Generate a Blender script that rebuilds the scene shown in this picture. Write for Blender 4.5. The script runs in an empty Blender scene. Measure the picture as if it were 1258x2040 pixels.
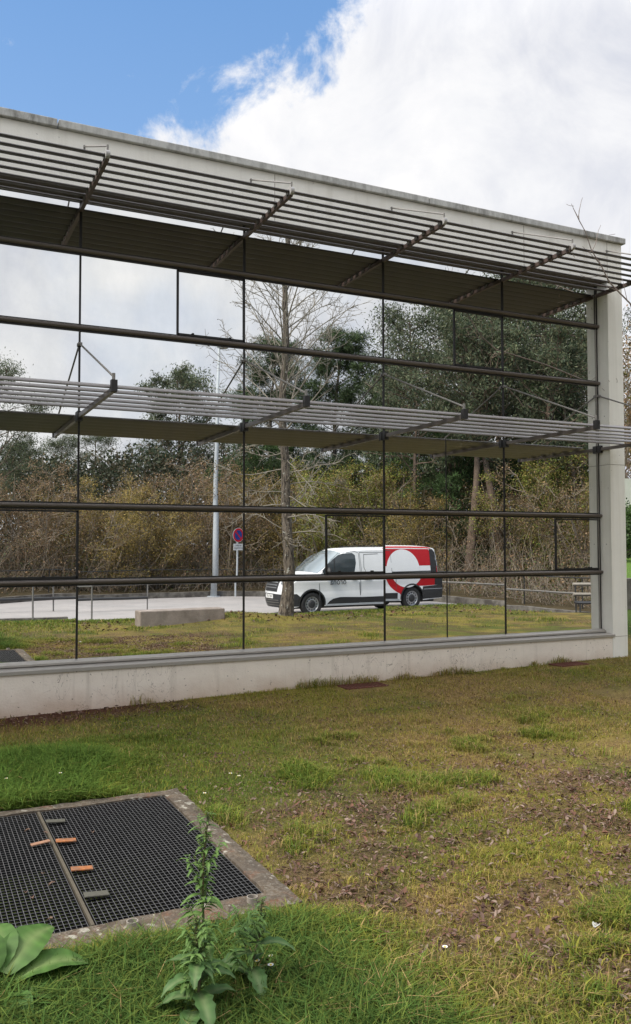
import bpy, bmesh, math, random
import numpy as np
from mathutils import Vector, Matrix
S = bpy.context.scene
COL = S.collection

# ------------------------------------------------------------------ camera
D = 8.7292
YAW, PITCH, ROLL = 0.44782, 0.041458, -0.0018577
cam_d = bpy.data.cameras.new('camera'); cam = bpy.data.objects.new('camera', cam_d); COL.objects.link(cam)
F = Vector((math.sin(YAW)*math.cos(PITCH), math.cos(YAW)*math.cos(PITCH), math.sin(PITCH)))
R0 = Vector((math.cos(YAW), -math.sin(YAW), 0)); U0 = R0.cross(F)
R = R0*math.cos(ROLL)+U0*math.sin(ROLL); U = -R0*math.sin(ROLL)+U0*math.cos(ROLL)
M = Matrix((R, U, -F)).transposed().to_4x4(); M.translation = Vector((0, -D, 1.62))
cam.matrix_world = M
cam_d.sensor_fit = 'VERTICAL'; cam_d.sensor_height = 36.0; cam_d.lens = 36.0*1677.75/2040.0
cam_d.clip_start = 0.05; cam_d.clip_end = 2000
S.camera = cam

# ------------------------------------------------------------------ world
SUN_EL, SUN_AZ = math.radians(50), math.radians(292)   # azimuth clockwise from +y
W = bpy.data.worlds.new("World"); S.world = W; W.use_nodes = True
nt = W.node_tree; nt.nodes.clear(); N = nt.nodes; L = nt.links
def nd(tree, t, **kw):
    n = tree.nodes.new(t)
    for k, v in kw.items():
        if k.startswith('i_'):
            n.inputs[k[2:].replace('_', ' ')].default_value = v
        else: setattr(n, k, v)
    return n
out = nd(nt, 'ShaderNodeOutputWorld'); bg = nd(nt, 'ShaderNodeBackground'); bg.inputs['Strength'].default_value = 0.1
sky = nd(nt, 'ShaderNodeTexSky'); sky.sky_type = 'NISHITA'; sky.sun_disc = False
sky.sun_elevation = SUN_EL; sky.sun_rotation = SUN_AZ; sky.dust_density = 0.6; sky.air_density = 1.0; sky.ozone_density = 2.5
tc = nd(nt, 'ShaderNodeTexCoord')
def mth(tree, op, a, b=None, c=None, clamp=False):
    n = tree.nodes.new('ShaderNodeMath'); n.operation = op; n.use_clamp = clamp
    for i, v in enumerate((a, b, c)):
        if v is None: continue
        if isinstance(v, (int, float)): n.inputs[i].default_value = v
        else: tree.links.new(v, n.inputs[i])
    return n.outputs[0]
def noise(tree, vec, scale, detail=6, rough=.55, dist=0, dim='3D'):
    n = tree.nodes.new('ShaderNodeTexNoise'); n.noise_dimensions = dim
    n.inputs['Scale'].default_value = scale; n.inputs['Detail'].default_value = detail
    n.inputs['Roughness'].default_value = rough; n.inputs['Distortion'].default_value = dist
    if vec is not None: tree.links.new(vec, n.inputs['Vector'])
    return n.outputs['Fac']
def ramp(tree, fac, stops, interp='LINEAR'):
    n = tree.nodes.new('ShaderNodeValToRGB'); n.color_ramp.interpolation = interp
    el = n.color_ramp.elements
    while len(el) < len(stops): el.new(.5)
    for e, (p, c) in zip(el, stops):
        e.position = p; e.color = (*c, 1) if len(c) == 3 else c
    tree.links.new(fac, n.inputs[0]); return n.outputs[0]
def mixc(tree, fac, a, b, mode='MIX'):
    n = tree.nodes.new('ShaderNodeMix'); n.data_type = 'RGBA'; n.blend_type = mode
    for s, v in ((n.inputs[0], fac), (n.inputs[6], a), (n.inputs[7], b)):
        if isinstance(v, (int, float)): s.default_value = v
        elif isinstance(v, tuple): s.default_value = (*v, 1) if len(v) == 3 else v
        else: tree.links.new(v, s)
    return n.outputs[2]
gen = tc.outputs['Generated']
dp = nd(nt, 'ShaderNodeVectorMath', operation='DOT_PRODUCT'); L.new(gen, dp.inputs[0]); dp.inputs[1].default_value = (0.6656, 0.1822, -0.7237)
sep = nd(nt, 'ShaderNodeSeparateXYZ'); L.new(gen, sep.inputs[0])
n1 = noise(nt, gen, 3.2, 3, .5); n2 = noise(nt, gen, 11.0, 8, .62, .3)
w1 = mth(nt, 'MULTIPLY', mth(nt, 'SUBTRACT', n1, .5), .16)
n2b = noise(nt, gen, 34.0, 8, .65, .6)
w2 = mth(nt, 'ADD', mth(nt, 'MULTIPLY', mth(nt, 'SUBTRACT', n2, .5), .21), mth(nt, 'MULTIPLY', mth(nt, 'SUBTRACT', n2b, .5), .05))
v = mth(nt, 'ADD', mth(nt, 'ADD', dp.outputs['Value'], w1), w2)
edge = nd(nt, 'ShaderNodeMapRange'); edge.interpolation_type = 'SMOOTHSTEP'; L.new(v, edge.inputs[0]); edge.inputs[1].default_value = -.028; edge.inputs[2].default_value = .018
back = nd(nt, 'ShaderNodeMapRange'); L.new(sep.outputs['Y'], back.inputs[0]); back.inputs[1].default_value = .25; back.inputs[2].default_value = .0
puff = nd(nt, 'ShaderNodeMapRange'); L.new(n2, puff.inputs[0]); puff.inputs[1].default_value = .59; puff.inputs[2].default_value = .74
bk2 = mth(nt, 'MULTIPLY', back.outputs[0], ramp(nt, noise(nt, gen, 5.0, 6, .55), [(.36, (.80,)*3), (.5, (1,)*3)]))
mask = mth(nt, 'MAXIMUM', mth(nt, 'MAXIMUM', edge.outputs[0], bk2), mth(nt, 'MULTIPLY', puff.outputs[0], .6))
n3 = noise(nt, gen, 4.5, 9, .6, .5)
soft = noise(nt, gen, 1.9, 4, .5); lump = noise(nt, gen, 6.5, 9, .62, .8)
dens0 = ramp(nt, mth(nt, 'ADD', mth(nt, 'ADD', mth(nt, 'MULTIPLY', n3, .35), mth(nt, 'MULTIPLY', soft, .35)), mth(nt, 'MULTIPLY', lump, .30)), [(.40, (6.3, 6.6, 7.5)), (.47, (7.7, 7.85, 8.4)), (.53, (8.9, 8.95, 9.2)), (.60, (9.9, 9.8, 9.8))])
# clouds high overhead, out of view, boosted as added fill light
zr_ = nd(nt, 'ShaderNodeMapRange'); zr_.interpolation_type = 'SMOOTHSTEP'; L.new(sep.outputs['Z'], zr_.inputs[0]); zr_.inputs[1].default_value = .50; zr_.inputs[2].default_value = .92; zr_.inputs[3].default_value = .585; zr_.inputs[4].default_value = 1.9
zen = zr_.outputs[0]
dens = mixc(nt, 1.0, dens0, zen, 'MULTIPLY')
blue = nd(nt, 'ShaderNodeMix'); blue.data_type = 'RGBA'; blue.blend_type = 'MIX'; blue.inputs[0].default_value = .78
L.new(sky.outputs[0], blue.inputs[6])
grad = ramp(nt, sep.outputs['Z'], [(0.0, (2.9, 3.9, 5.3)), (.30, (1.75, 2.95, 4.9)), (.55, (1.05, 2.2, 4.3))])
L.new(grad, blue.inputs[7])
mx = mixc(nt, mask, blue.outputs[2], dens)
L.new(mx, bg.inputs['Color']); L.new(bg.outputs[0], out.inputs['Surface'])

sun_d = bpy.data.lights.new('sun', 'SUN'); sun_d.energy = 2.7; sun_d.angle = math.radians(25); sun_d.color = (1, .93, .82)
sun = bpy.data.objects.new('sun', sun_d); COL.objects.link(sun)
sd = Vector((math.sin(SUN_AZ)*math.cos(SUN_EL), math.cos(SUN_AZ)*math.cos(SUN_EL), math.sin(SUN_EL)))
sun.rotation_euler = sd.to_track_quat('Z', 'Y').to_euler(); sun.location = (-10, -15, 30)
S.view_settings.view_transform = 'Standard'; S.view_settings.look = 'None'
S.view_settings.exposure = 0.84; S.view_settings.gamma = 1.0; S.view_settings.use_curve_mapping = False
S.render.engine = 'CYCLES'
S.cycles.max_bounces = 8; S.cycles.glossy_bounces = 4; S.cycles.transparent_max_bounces = 8
S.cycles.use_denoising = True

# ------------------------------------------------------------------ materials
def mat(name, col=(.5, .5, .5), rough=.7, metal=0., var=.0, scale=8., col2=None, bump=0., bscale=40., attr=None, transl=0., spec=.5, stains=None, detail=6):
    m = bpy.data.materials.new(name); m.use_nodes = True; t = m.node_tree; b = t.nodes['Principled BSDF']
    b.inputs['Roughness'].default_value = rough; b.inputs['Metallic'].default_value = metal; b.inputs['Specular IOR Level'].default_value = spec
    tcn = t.nodes.new('ShaderNodeTexCoord'); ob = tcn.outputs['Object']
    if attr:
        a = t.nodes.new('ShaderNodeAttribute'); a.attribute_name = attr; base = a.outputs['Color']
    else:
        rg = t.nodes.new('ShaderNodeRGB'); rg.outputs[0].default_value = (*col, 1); base = rg.outputs[0]
    if col2 is not None:
        base = mixc(t, ramp(t, noise(t, ob, scale, detail, .6), [(.38, (0,)*3), (.62, (1,)*3)]), base, col2)
    if var:
        f = ramp(t, noise(t, ob, scale*2.3, detail, .65), [(.25, (1-var,)*3), (.75, (1+var*.6,)*3)])
        base = mixc(t, 1.0, base, f, 'MULTIPLY')
    if stains: base = stains(t, ob, base)
    t.links.new(base, b.inputs['Base Color'])
    if bump:
        bn = t.nodes.new('ShaderNodeBump'); bn.inputs['Strength'].default_value = bump; bn.inputs['Distance'].default_value = .02
        t.links.new(noise(t, ob, bscale, 8, .65), bn.inputs['Height']); t.links.new(bn.outputs[0], b.inputs['Normal'])
    if transl:
        tr = t.nodes.new('ShaderNodeBsdfTranslucent'); t.links.new(base, tr.inputs['Color'])
        ms = t.nodes.new('ShaderNodeMixShader'); ms.inputs[0].default_value = transl
        t.links.new(b.outputs[0], ms.inputs[1]); t.links.new(tr.outputs[0], ms.inputs[2])
        t.links.new(ms.outputs[0], t.nodes['Material Output'].inputs['Surface'])
    return m
def vmap(t, ob, sc, loc=(0, 0, 0)):
    mp = t.nodes.new('ShaderNodeMapping'); mp.inputs['Scale'].default_value = sc; mp.inputs['Location'].default_value = loc
    t.links.new(ob, mp.inputs[0]); return mp.outputs[0]
def plinth_st(t, ob, base):
    # render is world-aligned: z = height. drips, cracks, soil splash
    dr = ramp(t, noise(t, vmap(t, ob, (9, 9, .6)), 1.0, 5, .6), [(.55, (0,)*3), (.75, (1,)*3)])
    base = mixc(t, mth(t, 'MULTIPLY', dr, .5), base, (.40, .34, .27))
    sz = t.nodes.new('ShaderNodeSeparateXYZ'); t.links.new(ob, sz.inputs[0])
    h = mth(t, 'ADD', sz.outputs['Z'], mth(t, 'MULTIPLY', mth(t, 'SUBTRACT', noise(t, ob, 3, 5, .6), .5), .35))
    sp = ramp(t, h, [(.02, (1,)*3), (.26, (0,)*3)])
    base = mixc(t, mth(t, 'MULTIPLY', sp, .65), base, (.42, .28, .19))
    base = mixc(t, ramp(t, noise(t, ob, 26, 3, .5), [(.685, (0,)*3), (.71, (.7,)*3)]), base, (.12, .09, .07))
    wv = noise(t, vmap(t, ob, (2.2, 2.2, 1.2)), 2.5, 4, .5, 1.5)
    crack = ramp(t, mth(t, 'ABSOLUTE', mth(t, 'SUBTRACT', wv, .5)), [(.0, (1,)*3), (.006, (0,)*3)])
    gate = ramp(t, noise(t, ob, 1.4, 2, .5), [(.50, (0,)*3), (.56, (.9,)*3)])
    base = mixc(t, mth(t, 'MULTIPLY', crack, gate), base, (.2, .15, .12))
    return base
def coping_st(t, ob, base):
    d = ramp(t, noise(t, vmap(t, ob, (7, 7, 2)), 1.6, 7, .7), [(.42, (0,)*3), (.62, (1,)*3)])
    g = ramp(t, noise(t, vmap(t, ob, (.5, .5, .5)), 1.0, 2, .5), [(.38, (.15,)*3), (.6, (1,)*3)])
    base = mixc(t, mth(t, 'MULTIPLY', mth(t, 'MULTIPLY', d, g), .75), base, (.11, .105, .09))
    sx = t.nodes.new('ShaderNodeSeparateXYZ'); t.links.new(ob, sx.inputs[0])
    r = ramp(t, mth(t, 'MULTIPLY', mth(t, 'SUBTRACT', sx.outputs['X'], 8.1), 1.2), [(.0, (0,)*3), (.4, (1,)*3)])
    return mixc(t, mth(t, 'MULTIPLY', mth(t, 'MULTIPLY', r, d), .8), base, (.10, .06, .045))
def wall_st(t, ob, base):
    d = ramp(t, noise(t, vmap(t, ob, (6, 6, .25)), 1.0, 6, .6), [(.5, (0,)*3), (.8, (1,)*3)])
    base = mixc(t, mth(t, 'MULTIPLY', d, .4), base, (.42, .39, .31))
    return mixc(t, ramp(t, noise(t, ob, 22, 3, .5), [(.72, (0,)*3), (.76, (.5,)*3)]), base, (.25, .22, .18))
def kerb_st(t, ob, base):
    base = mixc(t, ramp(t, noise(t, ob, 5.5, 6, .6), [(.53, (0,)*3), (.62, (.8,)*3)]), base, (.13, .06, .03))
    base = mixc(t, ramp(t, noise(t, vmap(t, ob, (1, 1, 1), (7, 3, 1)), 17, 4, .55), [(.61, (0,)*3), (.65, (.9,)*3)]), base, (.36, .34, .28))
    base = mixc(t, ramp(t, noise(t, vmap(t, ob, (1, 1, 1), (5, 5, 5)), 60, 4, .7), [(.46, (0,)*3), (.62, (.7,)*3)]), base, (.17, .15, .12))
    base = mixc(t, ramp(t, noise(t, vmap(t, ob, (1, 1, 1), (2, 9, 4)), 7, 5, .7), [(.52, (0,)*3), (.62, (.8,)*3)]), base, (.07, .055, .04))
    return base
def bark_st(t, ob, base):
    base = mixc(t, ramp(t, noise(t, vmap(t, ob, (30, 30, 6)), 1.0, 5, .6), [(.45, (0,)*3), (.6, (1,)*3)]), base, (.035, .028, .022))
    return mixc(t, ramp(t, noise(t, vmap(t, ob, (1, 1, .7)), 16, 3, .5), [(.64, (0,)*3), (.69, (1,)*3)]), base, (.40, .40, .36))
MT = {}
MT['wall'] = mat('painted_concrete', (.80, .785, .715), .85, var=.06, scale=1.2, bump=.15, bscale=60, stains=wall_st)
MT['plinth'] = mat('plinth_concrete', (.80, .725, .63), .9, var=.08, scale=2, bump=.3, bscale=50, stains=plinth_st)
MT['coping'] = mat('weathered_coping', (.50, .50, .47), .85, var=.15, scale=3, bump=.2, stains=coping_st)
MT['alu'] = mat('anodised_aluminium', (.135, .115, .10), .40, .45, var=.08, scale=3)
MT['alu2'] = mat('sill_aluminium', (.42, .395, .36), .5, .5, var=.1, scale=5)
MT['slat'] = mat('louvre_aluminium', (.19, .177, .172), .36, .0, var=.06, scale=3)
MT['slatu'] = mat('upper_louvre_aluminium', (.062, .054, .058), .45, .0, var=.06, scale=3)  # darker copy of the louvre colour: shade of the undersides painted in
MT['armm'] = mat('bracket_steel', (.105, .075, .065), .5, .4, var=.1, scale=6)
MT['armtip'] = mat('bracket_cap', (.34, .33, .32), .6, .1, var=.08)
MT['gasket'] = mat('black_gasket', (.012, .011, .011), .5)
MT['soffit'] = mat('soffit_panel', (.17, .145, .13), .7, var=.1)
MT['kerbc'] = mat('lichen_concrete', (.095, .07, .045), .95, var=.6, scale=6, bump=.6, bscale=45, stains=kerb_st)
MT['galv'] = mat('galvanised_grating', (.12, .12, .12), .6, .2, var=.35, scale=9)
MT['gdark'] = mat('grating_bar_side', (.010, .010, .011), .9, spec=.1)  # same steel as the tops; shade between the bars put into the colour
MT['seam'] = mat('seam_bar', (.10, .085, .06), .8, .2, var=.3, scale=20)
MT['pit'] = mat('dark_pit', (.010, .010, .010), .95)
MT['rust'] = mat('orange_rust', (.36, .125, .035), .9, var=.4, scale=20, col2=(.20, .10, .055), bump=.3)
MT['rust2'] = mat('pale_rust', (.28, .15, .09), .9, var=.3, scale=20, bump=.3)
MT['tab'] = mat('grey_tab', (.075, .072, .055), .85, var=.25, scale=25)
MT['drain'] = mat('rusty_drain', (.13, .045, .03), .9, var=.35, scale=12)
MT['stone'] = mat('rotten_block', (.12, .09, .065), .95, var=.4, scale=12, col2=(.38, .15, .07), bump=.8, bscale=30)
MT['road'] = mat('pale_asphalt', (.35, .325, .31), .92, var=.10, scale=.8, col2=(.30, .285, .275), bump=.2, bscale=80)
MT['kerbw'] = mat('kerb_wall_concrete', (.19, .175, .15), .95, var=.35, scale=3, col2=(.08, .07, .06), bump=.5)
MT['block'] = mat('bench_block_concrete', (.33, .28, .245), .95, var=.2, scale=3, col2=(.23, .19, .16), bump=.4, bscale=30)
MT['lamp'] = mat('lamp_post_paint', (.45, .48, .50), .6, var=.12, scale=4)
MT['metal'] = mat('dark_rail_metal', (.045, .045, .045), .5, .4)
MT['railgrey'] = mat('grey_rail_metal', (.20, .19, .175), .6, .3)
MT['wood'] = mat('weathered_wood', (.28, .25, .21), .9, var=.3, scale=10)
MT['bark'] = mat('lichen_bark', (.17, .14, .11), .95, bump=1.0, bscale=30, stains=bark_st)
MT['twig'] = mat('bare_branch', (.25, .205, .155), .9, var=.3, scale=3)
MT['twigh'] = mat('bare_tree_branch', (.27, .24, .195), .9, var=.35, scale=3)
MT['twig2'] = mat('young_branch', (.24, .19, .16), .8, var=.3, scale=6)
MT['bark2'] = mat('forest_bark', (.17, .122, .09), .95, var=.5, scale=3, bump=.6, bscale=12)
MT['leaf'] = mat('leaf_surface', attr='Col', rough=.6, transl=.3, spec=.3)
MT['grass'] = mat('grass_blade', attr='Col', rough=.8, transl=.3, spec=.08)
MT['litter'] = mat('dead_leaf', attr='Col', rough=.8, transl=.1, spec=.3)
MT['white'] = mat('petal_white', (.75, .75, .72), .7)
MT['yellow'] = mat('flower_centre', (.7, .5, .05), .7)
MT['stem'] = mat('weed_stem', (.07, .11, .03), .6, var=.3, scale=20, col2=(.12, .07, .045))

def glass_mat():
    m = bpy.data.materials.new('mirror_glass'); m.use_nodes = True; t = m.node_tree; b = t.nodes['Principled BSDF']
    tcn = t.nodes.new('ShaderNodeTexCoord'); ob = tcn.outputs['Object']
    dirt = ramp(t, noise(t, vmap(t, ob, (2, 2, .8)), 1.5, 7, .65), [(.3, (.80, .81, .80)), (.7, (.89, .895, .885))])
    t.links.new(dirt, b.inputs['Base Color'])
    b.inputs['Metallic'].default_value = 1.0; b.inputs['Roughness'].default_value = 0.0
    bn = t.nodes.new('ShaderNodeBump'); bn.inputs['Strength'].default_value = 1.0; bn.inputs['Distance'].default_value = .0006
    t.links.new(noise(t, ob, 1.1, 1, .4), bn.inputs['Height']); t.links.new(bn.outputs[0], b.inputs['Normal'])
    # a faint film of dust over the pane
    df = t.nodes.new('ShaderNodeBsdfDiffuse'); df.inputs['Color'].default_value = (.20, .20, .19, 1)
    ms = t.nodes.new('ShaderNodeMixShader')
    spots = ramp(t, noise(t, ob, 40, 4, .6), [(.60, (.012,)*3), (.78, (.05,)*3)])
    t.links.new(spots, ms.inputs[0]); t.links.new(b.outputs[0], ms.inputs[1]); t.links.new(df.outputs[0], ms.inputs[2])
    t.links.new(ms.outputs[0], t.nodes['Material Output'].inputs['Surface'])
    return m
MT['glass'] = glass_mat()

# ------------------------------------------------------------------ helpers
def tag(o, label=None, cat=None, group=None, kind=None):
    if label: o['label'] = label
    if cat: o['category'] = cat
    if group: o['group'] = group
    if kind: o['kind'] = kind
    return o
def thing(name, label, cat, loc=(0, 0, 0), group=None, rz=0):
    o = bpy.data.objects.new(name, None); COL.objects.link(o); o.location = loc; o.rotation_euler = (0, 0, rz); o.empty_display_size = .2
    return tag(o, label, cat, group)
def rootloc(o):
    while o.parent: o = o.parent
    return Vector(o.location)
class MB:
    def __init__(s): s.v = []; s.f = []; s.mi = []; s.c = []; s.n = 0; s.sm = False
    def add(s, vs, fs, mi=0, col=None):
        s.f += [tuple(i+s.n for i in f) for f in fs]; s.mi += [mi]*len(fs)
        s.v += [tuple(x) for x in vs]; s.n += len(vs)
        if col is not None: s.c += [col]*len(vs)
        return s
    def box(s, c, d, rot=None, mi=0):
        x, y, z = [k/2 for k in d]
        vs = [Vector((i*x, j*y, k*z)) for i in (-1, 1) for j in (-1, 1) for k in (-1, 1)]
        if rot is not None: vs = [rot @ q for q in vs]
        vs = [q+Vector(c) for q in vs]
        return s.add(vs, [(0, 1, 3, 2), (4, 6, 7, 5), (0, 4, 5, 1), (2, 3, 7, 6), (0, 2, 6, 4), (1, 5, 7, 3)], mi)
    def box2(s, a, b, mi=0):
        return s.box([(p+q)/2 for p, q in zip(a, b)], [abs(q-p) for p, q in zip(a, b)], None, mi)
    def prism(s, prof, axis, a, b, mi=0):
        # prof: 2D points, axis 'x': prof=(y,z)
        n = len(prof)
        def mk(t, p): return (t, p[0], p[1]) if axis == 'x' else ((p[0], t, p[1]) if axis == 'y' else (p[0], p[1], t))
        vs = [mk(a, p) for p in prof]+[mk(b, p) for p in prof]
        fs = [(i, (i+1) % n, n+(i+1) % n, n+i) for i in range(n)]+[tuple(range(n))[::-1], tuple(range(n, 2*n))]
        return s.add(vs, fs, mi)
    def tube(s, pts, rad, sides=8, caps=True, mi=0, col=None):
        pts = [Vector(p) for p in pts]; n = len(pts)
        if isinstance(rad, (int, float)): rad = [rad]*n
        vs = []; ref = None
        for i, p in enumerate(pts):
            t = (pts[min(i+1, n-1)]-pts[max(i-1, 0)]).normalized()
            if ref is None: ref = Vector((0, 0, 1)) if abs(t.z) < .9 else Vector((1, 0, 0))
            a = t.cross(ref)
            if a.length < 1e-4: a = t.cross(Vector((.3, .8, .1)))
            a.normalize(); b = t.cross(a); ref = -b if False else ref
            vs += [p+rad[i]*(math.cos(2*math.pi*k/sides)*a+math.sin(2*math.pi*k/sides)*b) for k in range(sides)]
        fs = [(i*sides+k, i*sides+(k+1) % sides, (i+1)*sides+(k+1) % sides, (i+1)*sides+k) for i in range(n-1) for k in range(sides)]
        if caps: fs += [tuple(range(sides))[::-1], tuple(range((n-1)*sides, n*sides))]
        return s.add(vs, fs, mi, col)
    def build(s, name, m=None, parent=None, smooth=False, bevel=0.):
        off = rootloc(parent) if parent else Vector((0, 0, 0))
        me = bpy.data.meshes.new(name)
        me.from_pydata([(x-off.x, y-off.y, z-off.z) for x, y, z in s.v], [], s.f)
        ms = m if isinstance(m, (list, tuple)) else [m]
        for q in ms:
            if q: me.materials.append(q)
        if len(ms) > 1: me.polygons.foreach_set('material_index', s.mi)
        if s.c:
            at = me.attributes.new('Col', 'FLOAT_COLOR', 'POINT'); at.data.foreach_set('color', np.array([(*c, 1) for c in s.c], dtype=np.float32).ravel())
        if smooth: me.polygons.foreach_set('use_smooth', [True]*len(me.polygons))
        me.update(); o = bpy.data.objects.new(name, me); COL.objects.link(o)
        if parent: o.parent = parent
        if bevel:
            md = o.modifiers.new('b', 'BEVEL'); md.width = bevel; md.segments = 2; md.limit_method = 'ANGLE'
        return o
def npmesh(name, V, Fc, m, parent=None, col=None, smooth=False):
    """V (n,3), Fc (k,3|4) numpy"""
    me = bpy.data.meshes.new(name); k = Fc.shape[1]; nf = len(Fc)
    me.vertices.add(len(V)); me.vertices.foreach_set('co', np.ascontiguousarray(V, dtype=np.float32).ravel())
    me.loops.add(nf*k); me.loops.foreach_set('vertex_index', np.ascontiguousarray(Fc, dtype=np.int32).ravel())
    me.polygons.add(nf); me.polygons.foreach_set('loop_start', np.arange(nf, dtype=np.int32)*k)
    me.update(calc_edges=True)
    if col is not None:
        at = me.attributes.new('Col', 'FLOAT_COLOR', 'POINT'); at.data.foreach_set('color', np.concatenate([col, np.ones((len(col), 1))], 1).astype(np.float32).ravel())
    me.materials.append(m)
    if smooth: me.polygons.foreach_set('use_smooth', np.ones(nf, dtype=bool))
    o = bpy.data.objects.new(name, me); COL.objects.link(o)
    if parent: o.parent = parent
    return o
def copy_tree(o, loc, rz=0, sc=1.0, label=None, parent=None):
    c = o.copy(); COL.objects.link(c)
    if parent is not None: c.parent = parent
    else: c.location = loc; c.rotation_euler = (0, 0, rz); c.scale = (sc, sc, sc)
    if label: c['label'] = label
    for ch in list(o.children): copy_tree(ch, None, parent=c)
    return c
# value noise in numpy, shared by ground colour and grass
_rs = np.random.RandomState(5); _T = _rs.rand(256, 256)
def vn(x, y, s, o=0):
    x = np.asarray(x)*s+o*17.3; y = np.asarray(y)*s+o*9.1
    xi = np.floor(x).astype(int); yi = np.floor(y).astype(int); fx = x-xi; fy = y-yi
    fx = fx*fx*(3-2*fx); fy = fy*fy*(3-2*fy)
    g = lambda a, b: _T[(a % 256), (b % 256)]
    return (g(xi, yi)*(1-fx)+g(xi+1, yi)*fx)*(1-fy)+(g(xi, yi+1)*(1-fx)+g(xi+1, yi+1)*fx)*fy
def fbm(x, y, s, o=0, n=4):
    a = 0; w = 1; t = 0
    for i in range(n): a = a+w*vn(x, y, s*2**i, o+i); t += w; w *= .55
    return a/t
def sst(a, b, x): t = np.clip((x-a)/(b-a), 0, 1); return t*t*(3-2*t)

# ------------------------------------------------------------------ ground
LAWN = [(-60, -13.6), (-6, -13.5), (2, -13.3), (9, -12.95), (12.6, -12.6), (13.7, -12.0), (14.15, -10.8), (14.45, -9.4), (15.0, -8.2), (15.9, -7.3), (16.2, -6.0), (16.2, 4), (16.2, 60)]
KERB = [(-60, -20.5), (-8, -21.2), (0, -21.9), (2.82, -22.45), (5.0, -24.0), (8.62, -24.4), (11.18, -24.3), (13.94, -23.5), (15.6, -20.2), (16.6, -16.0), (16.96, -12.57), (16.81, -9.84), (16.9, -8.0), (17.4, -6.0), (17.4, 4), (17.4, 60)]
ROAD = np.array(LAWN+KERB[::-1])
def pip(x, y, P):
    ins = np.zeros(np.shape(x), bool); n = len(P)
    for i in range(n):
        x1, y1 = P[i]; x2, y2 = P[(i+1) % n]
        c = ((y1 > y) != (y2 > y)) & (x < (x2-x1)*(y-y1)/(y2-y1+1e-12)+x1); ins ^= c
    return ins
def pdist(x, y, P, closed=True):
    d = np.full(np.shape(x), 1e9); n = len(P)
    for i in range(n if closed else n-1):
        ax, ay = P[i]; bx, by = P[(i+1) % n]; ux, uy = bx-ax, by-ay
        t = np.clip(((x-ax)*ux+(y-ay)*uy)/(ux*ux+uy*uy), 0, 1)
        d = np.minimum(d, np.hypot(x-ax-t*ux, y-ay-t*uy))
    return d
PX0, PX1, PY0, PY1 = -0.02, 1.49, -5.09, -3.39        # inside of the pit
def zbase(x, y):
    lawn = .125*sst(-3.2, -.2, y)*np.clip(x/8.6, -.5, 1.1)-.20*sst(-9.6, -12.9, y)
    lawn = lawn+.20*np.exp(-(((x-6.5)/1.3)**2+((y+9.0)/.9)**2))
    lawn = lawn+.02*(fbm(x, y, .9, 3)-.5)+.012*(fbm(x, y, 5, 4)-.5)
    return lawn
def zg(x, y):
    x = np.asarray(x, float); y = np.asarray(y, float)
    ins = pip(x, y, ROAD); sd = pdist(x, y, ROAD)
    outer = (pdist(x, y, KERB, False) < pdist(x, y, LAWN, False)) & ~ins
    far = -.16+.10*(fbm(x, y, .3, 8)-.5)+.04*np.clip(pdist(x, y, KERB, False), 0, 60)*(y < 0)
    b = np.where(outer, far, zbase(x, y))
    z = np.where(ins, -.45, -.45+(b+.45)*sst(0, .28, sd))
    pit = (x > PX0-.03) & (x < PX1+.03) & (y > PY0-.03) & (y < PY1+.03)
    return np.where(pit, -.7, z)
def lush(x, y):
    n = fbm(x, y, 1.3, 20)-.5; n2 = fbm(x, y, .8, 31)
    a = sst(1.9, .9, x+n*1.2)*sst(-1.2, -2.1, y+n*.8)*np.maximum(sst(-3.9, -3.0, y), sst(0, -.8, x))*sst(-9.5, -8, y)
    b = sst(-5.20, -5.50, y+n*.25)*sst(2.1, 1.2, x+n*.7)
    b2 = sst(-5.8, -6.25, y+n*.6)*sst(2.9, 1.7, x+n)*.42
    c = sst(.60, .72, fbm(x, y, 1.9, 44))*.55*sst(-1.8, -2.6, y)
    e = .75*sst(-9.0, -10.5, y)*sst(.38, .6, n2+.18*(x < 5)+.15*(x > 10))
    return np.clip(np.maximum.reduce([a, b, b2, c, e*1.0]), 0, 1)
def dryness(x, y):
    n = fbm(x, y, .75, 60); n2 = fbm(x, y, 2.6, 71)
    d = .34*sst(-4.9, -2.4, y)*sst(1.5, 3.0, x)+1.3*(n-.47)+1.6*(n2-.47)
    d = d*sst(-9.5, -6, y)+.35*(n-.3)
    return np.clip(d, 0, 1)
def litterm(x, y):
    n = fbm(x, y, 1.1, 90); n2 = fbm(x, y, 4.2, 95)
    a = sst(1.45, 1.7, x)*sst(3.1, 2.0, x+(n-.5))*sst(-3.4, -4.2, y)*sst(.42, .6, n2)
    b = sst(-3.0, -4.6, y)*sst(1.7, 2.6, x)*sst(.45, .58, .45*n+.55*n2)*sst(-8.2, -7, y)
    c = np.exp(-(((x-7.5)/2.0)**2+((y+9.4)/.8)**2))*1.1*sst(.42, .6, n2)+sst(8, 9, x)*sst(13, 12, x)*np.exp(-((y+11.0)/.6)**2)*sst(.42, .62, n2)
    c = c+.35*sst(.5, .64, n2)*sst(-2.0, -5, y)*sst(1.8, 2.6, x)
    return np.clip(np.maximum(a, b)+c, 0, 1)*(y < -.3)
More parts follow.
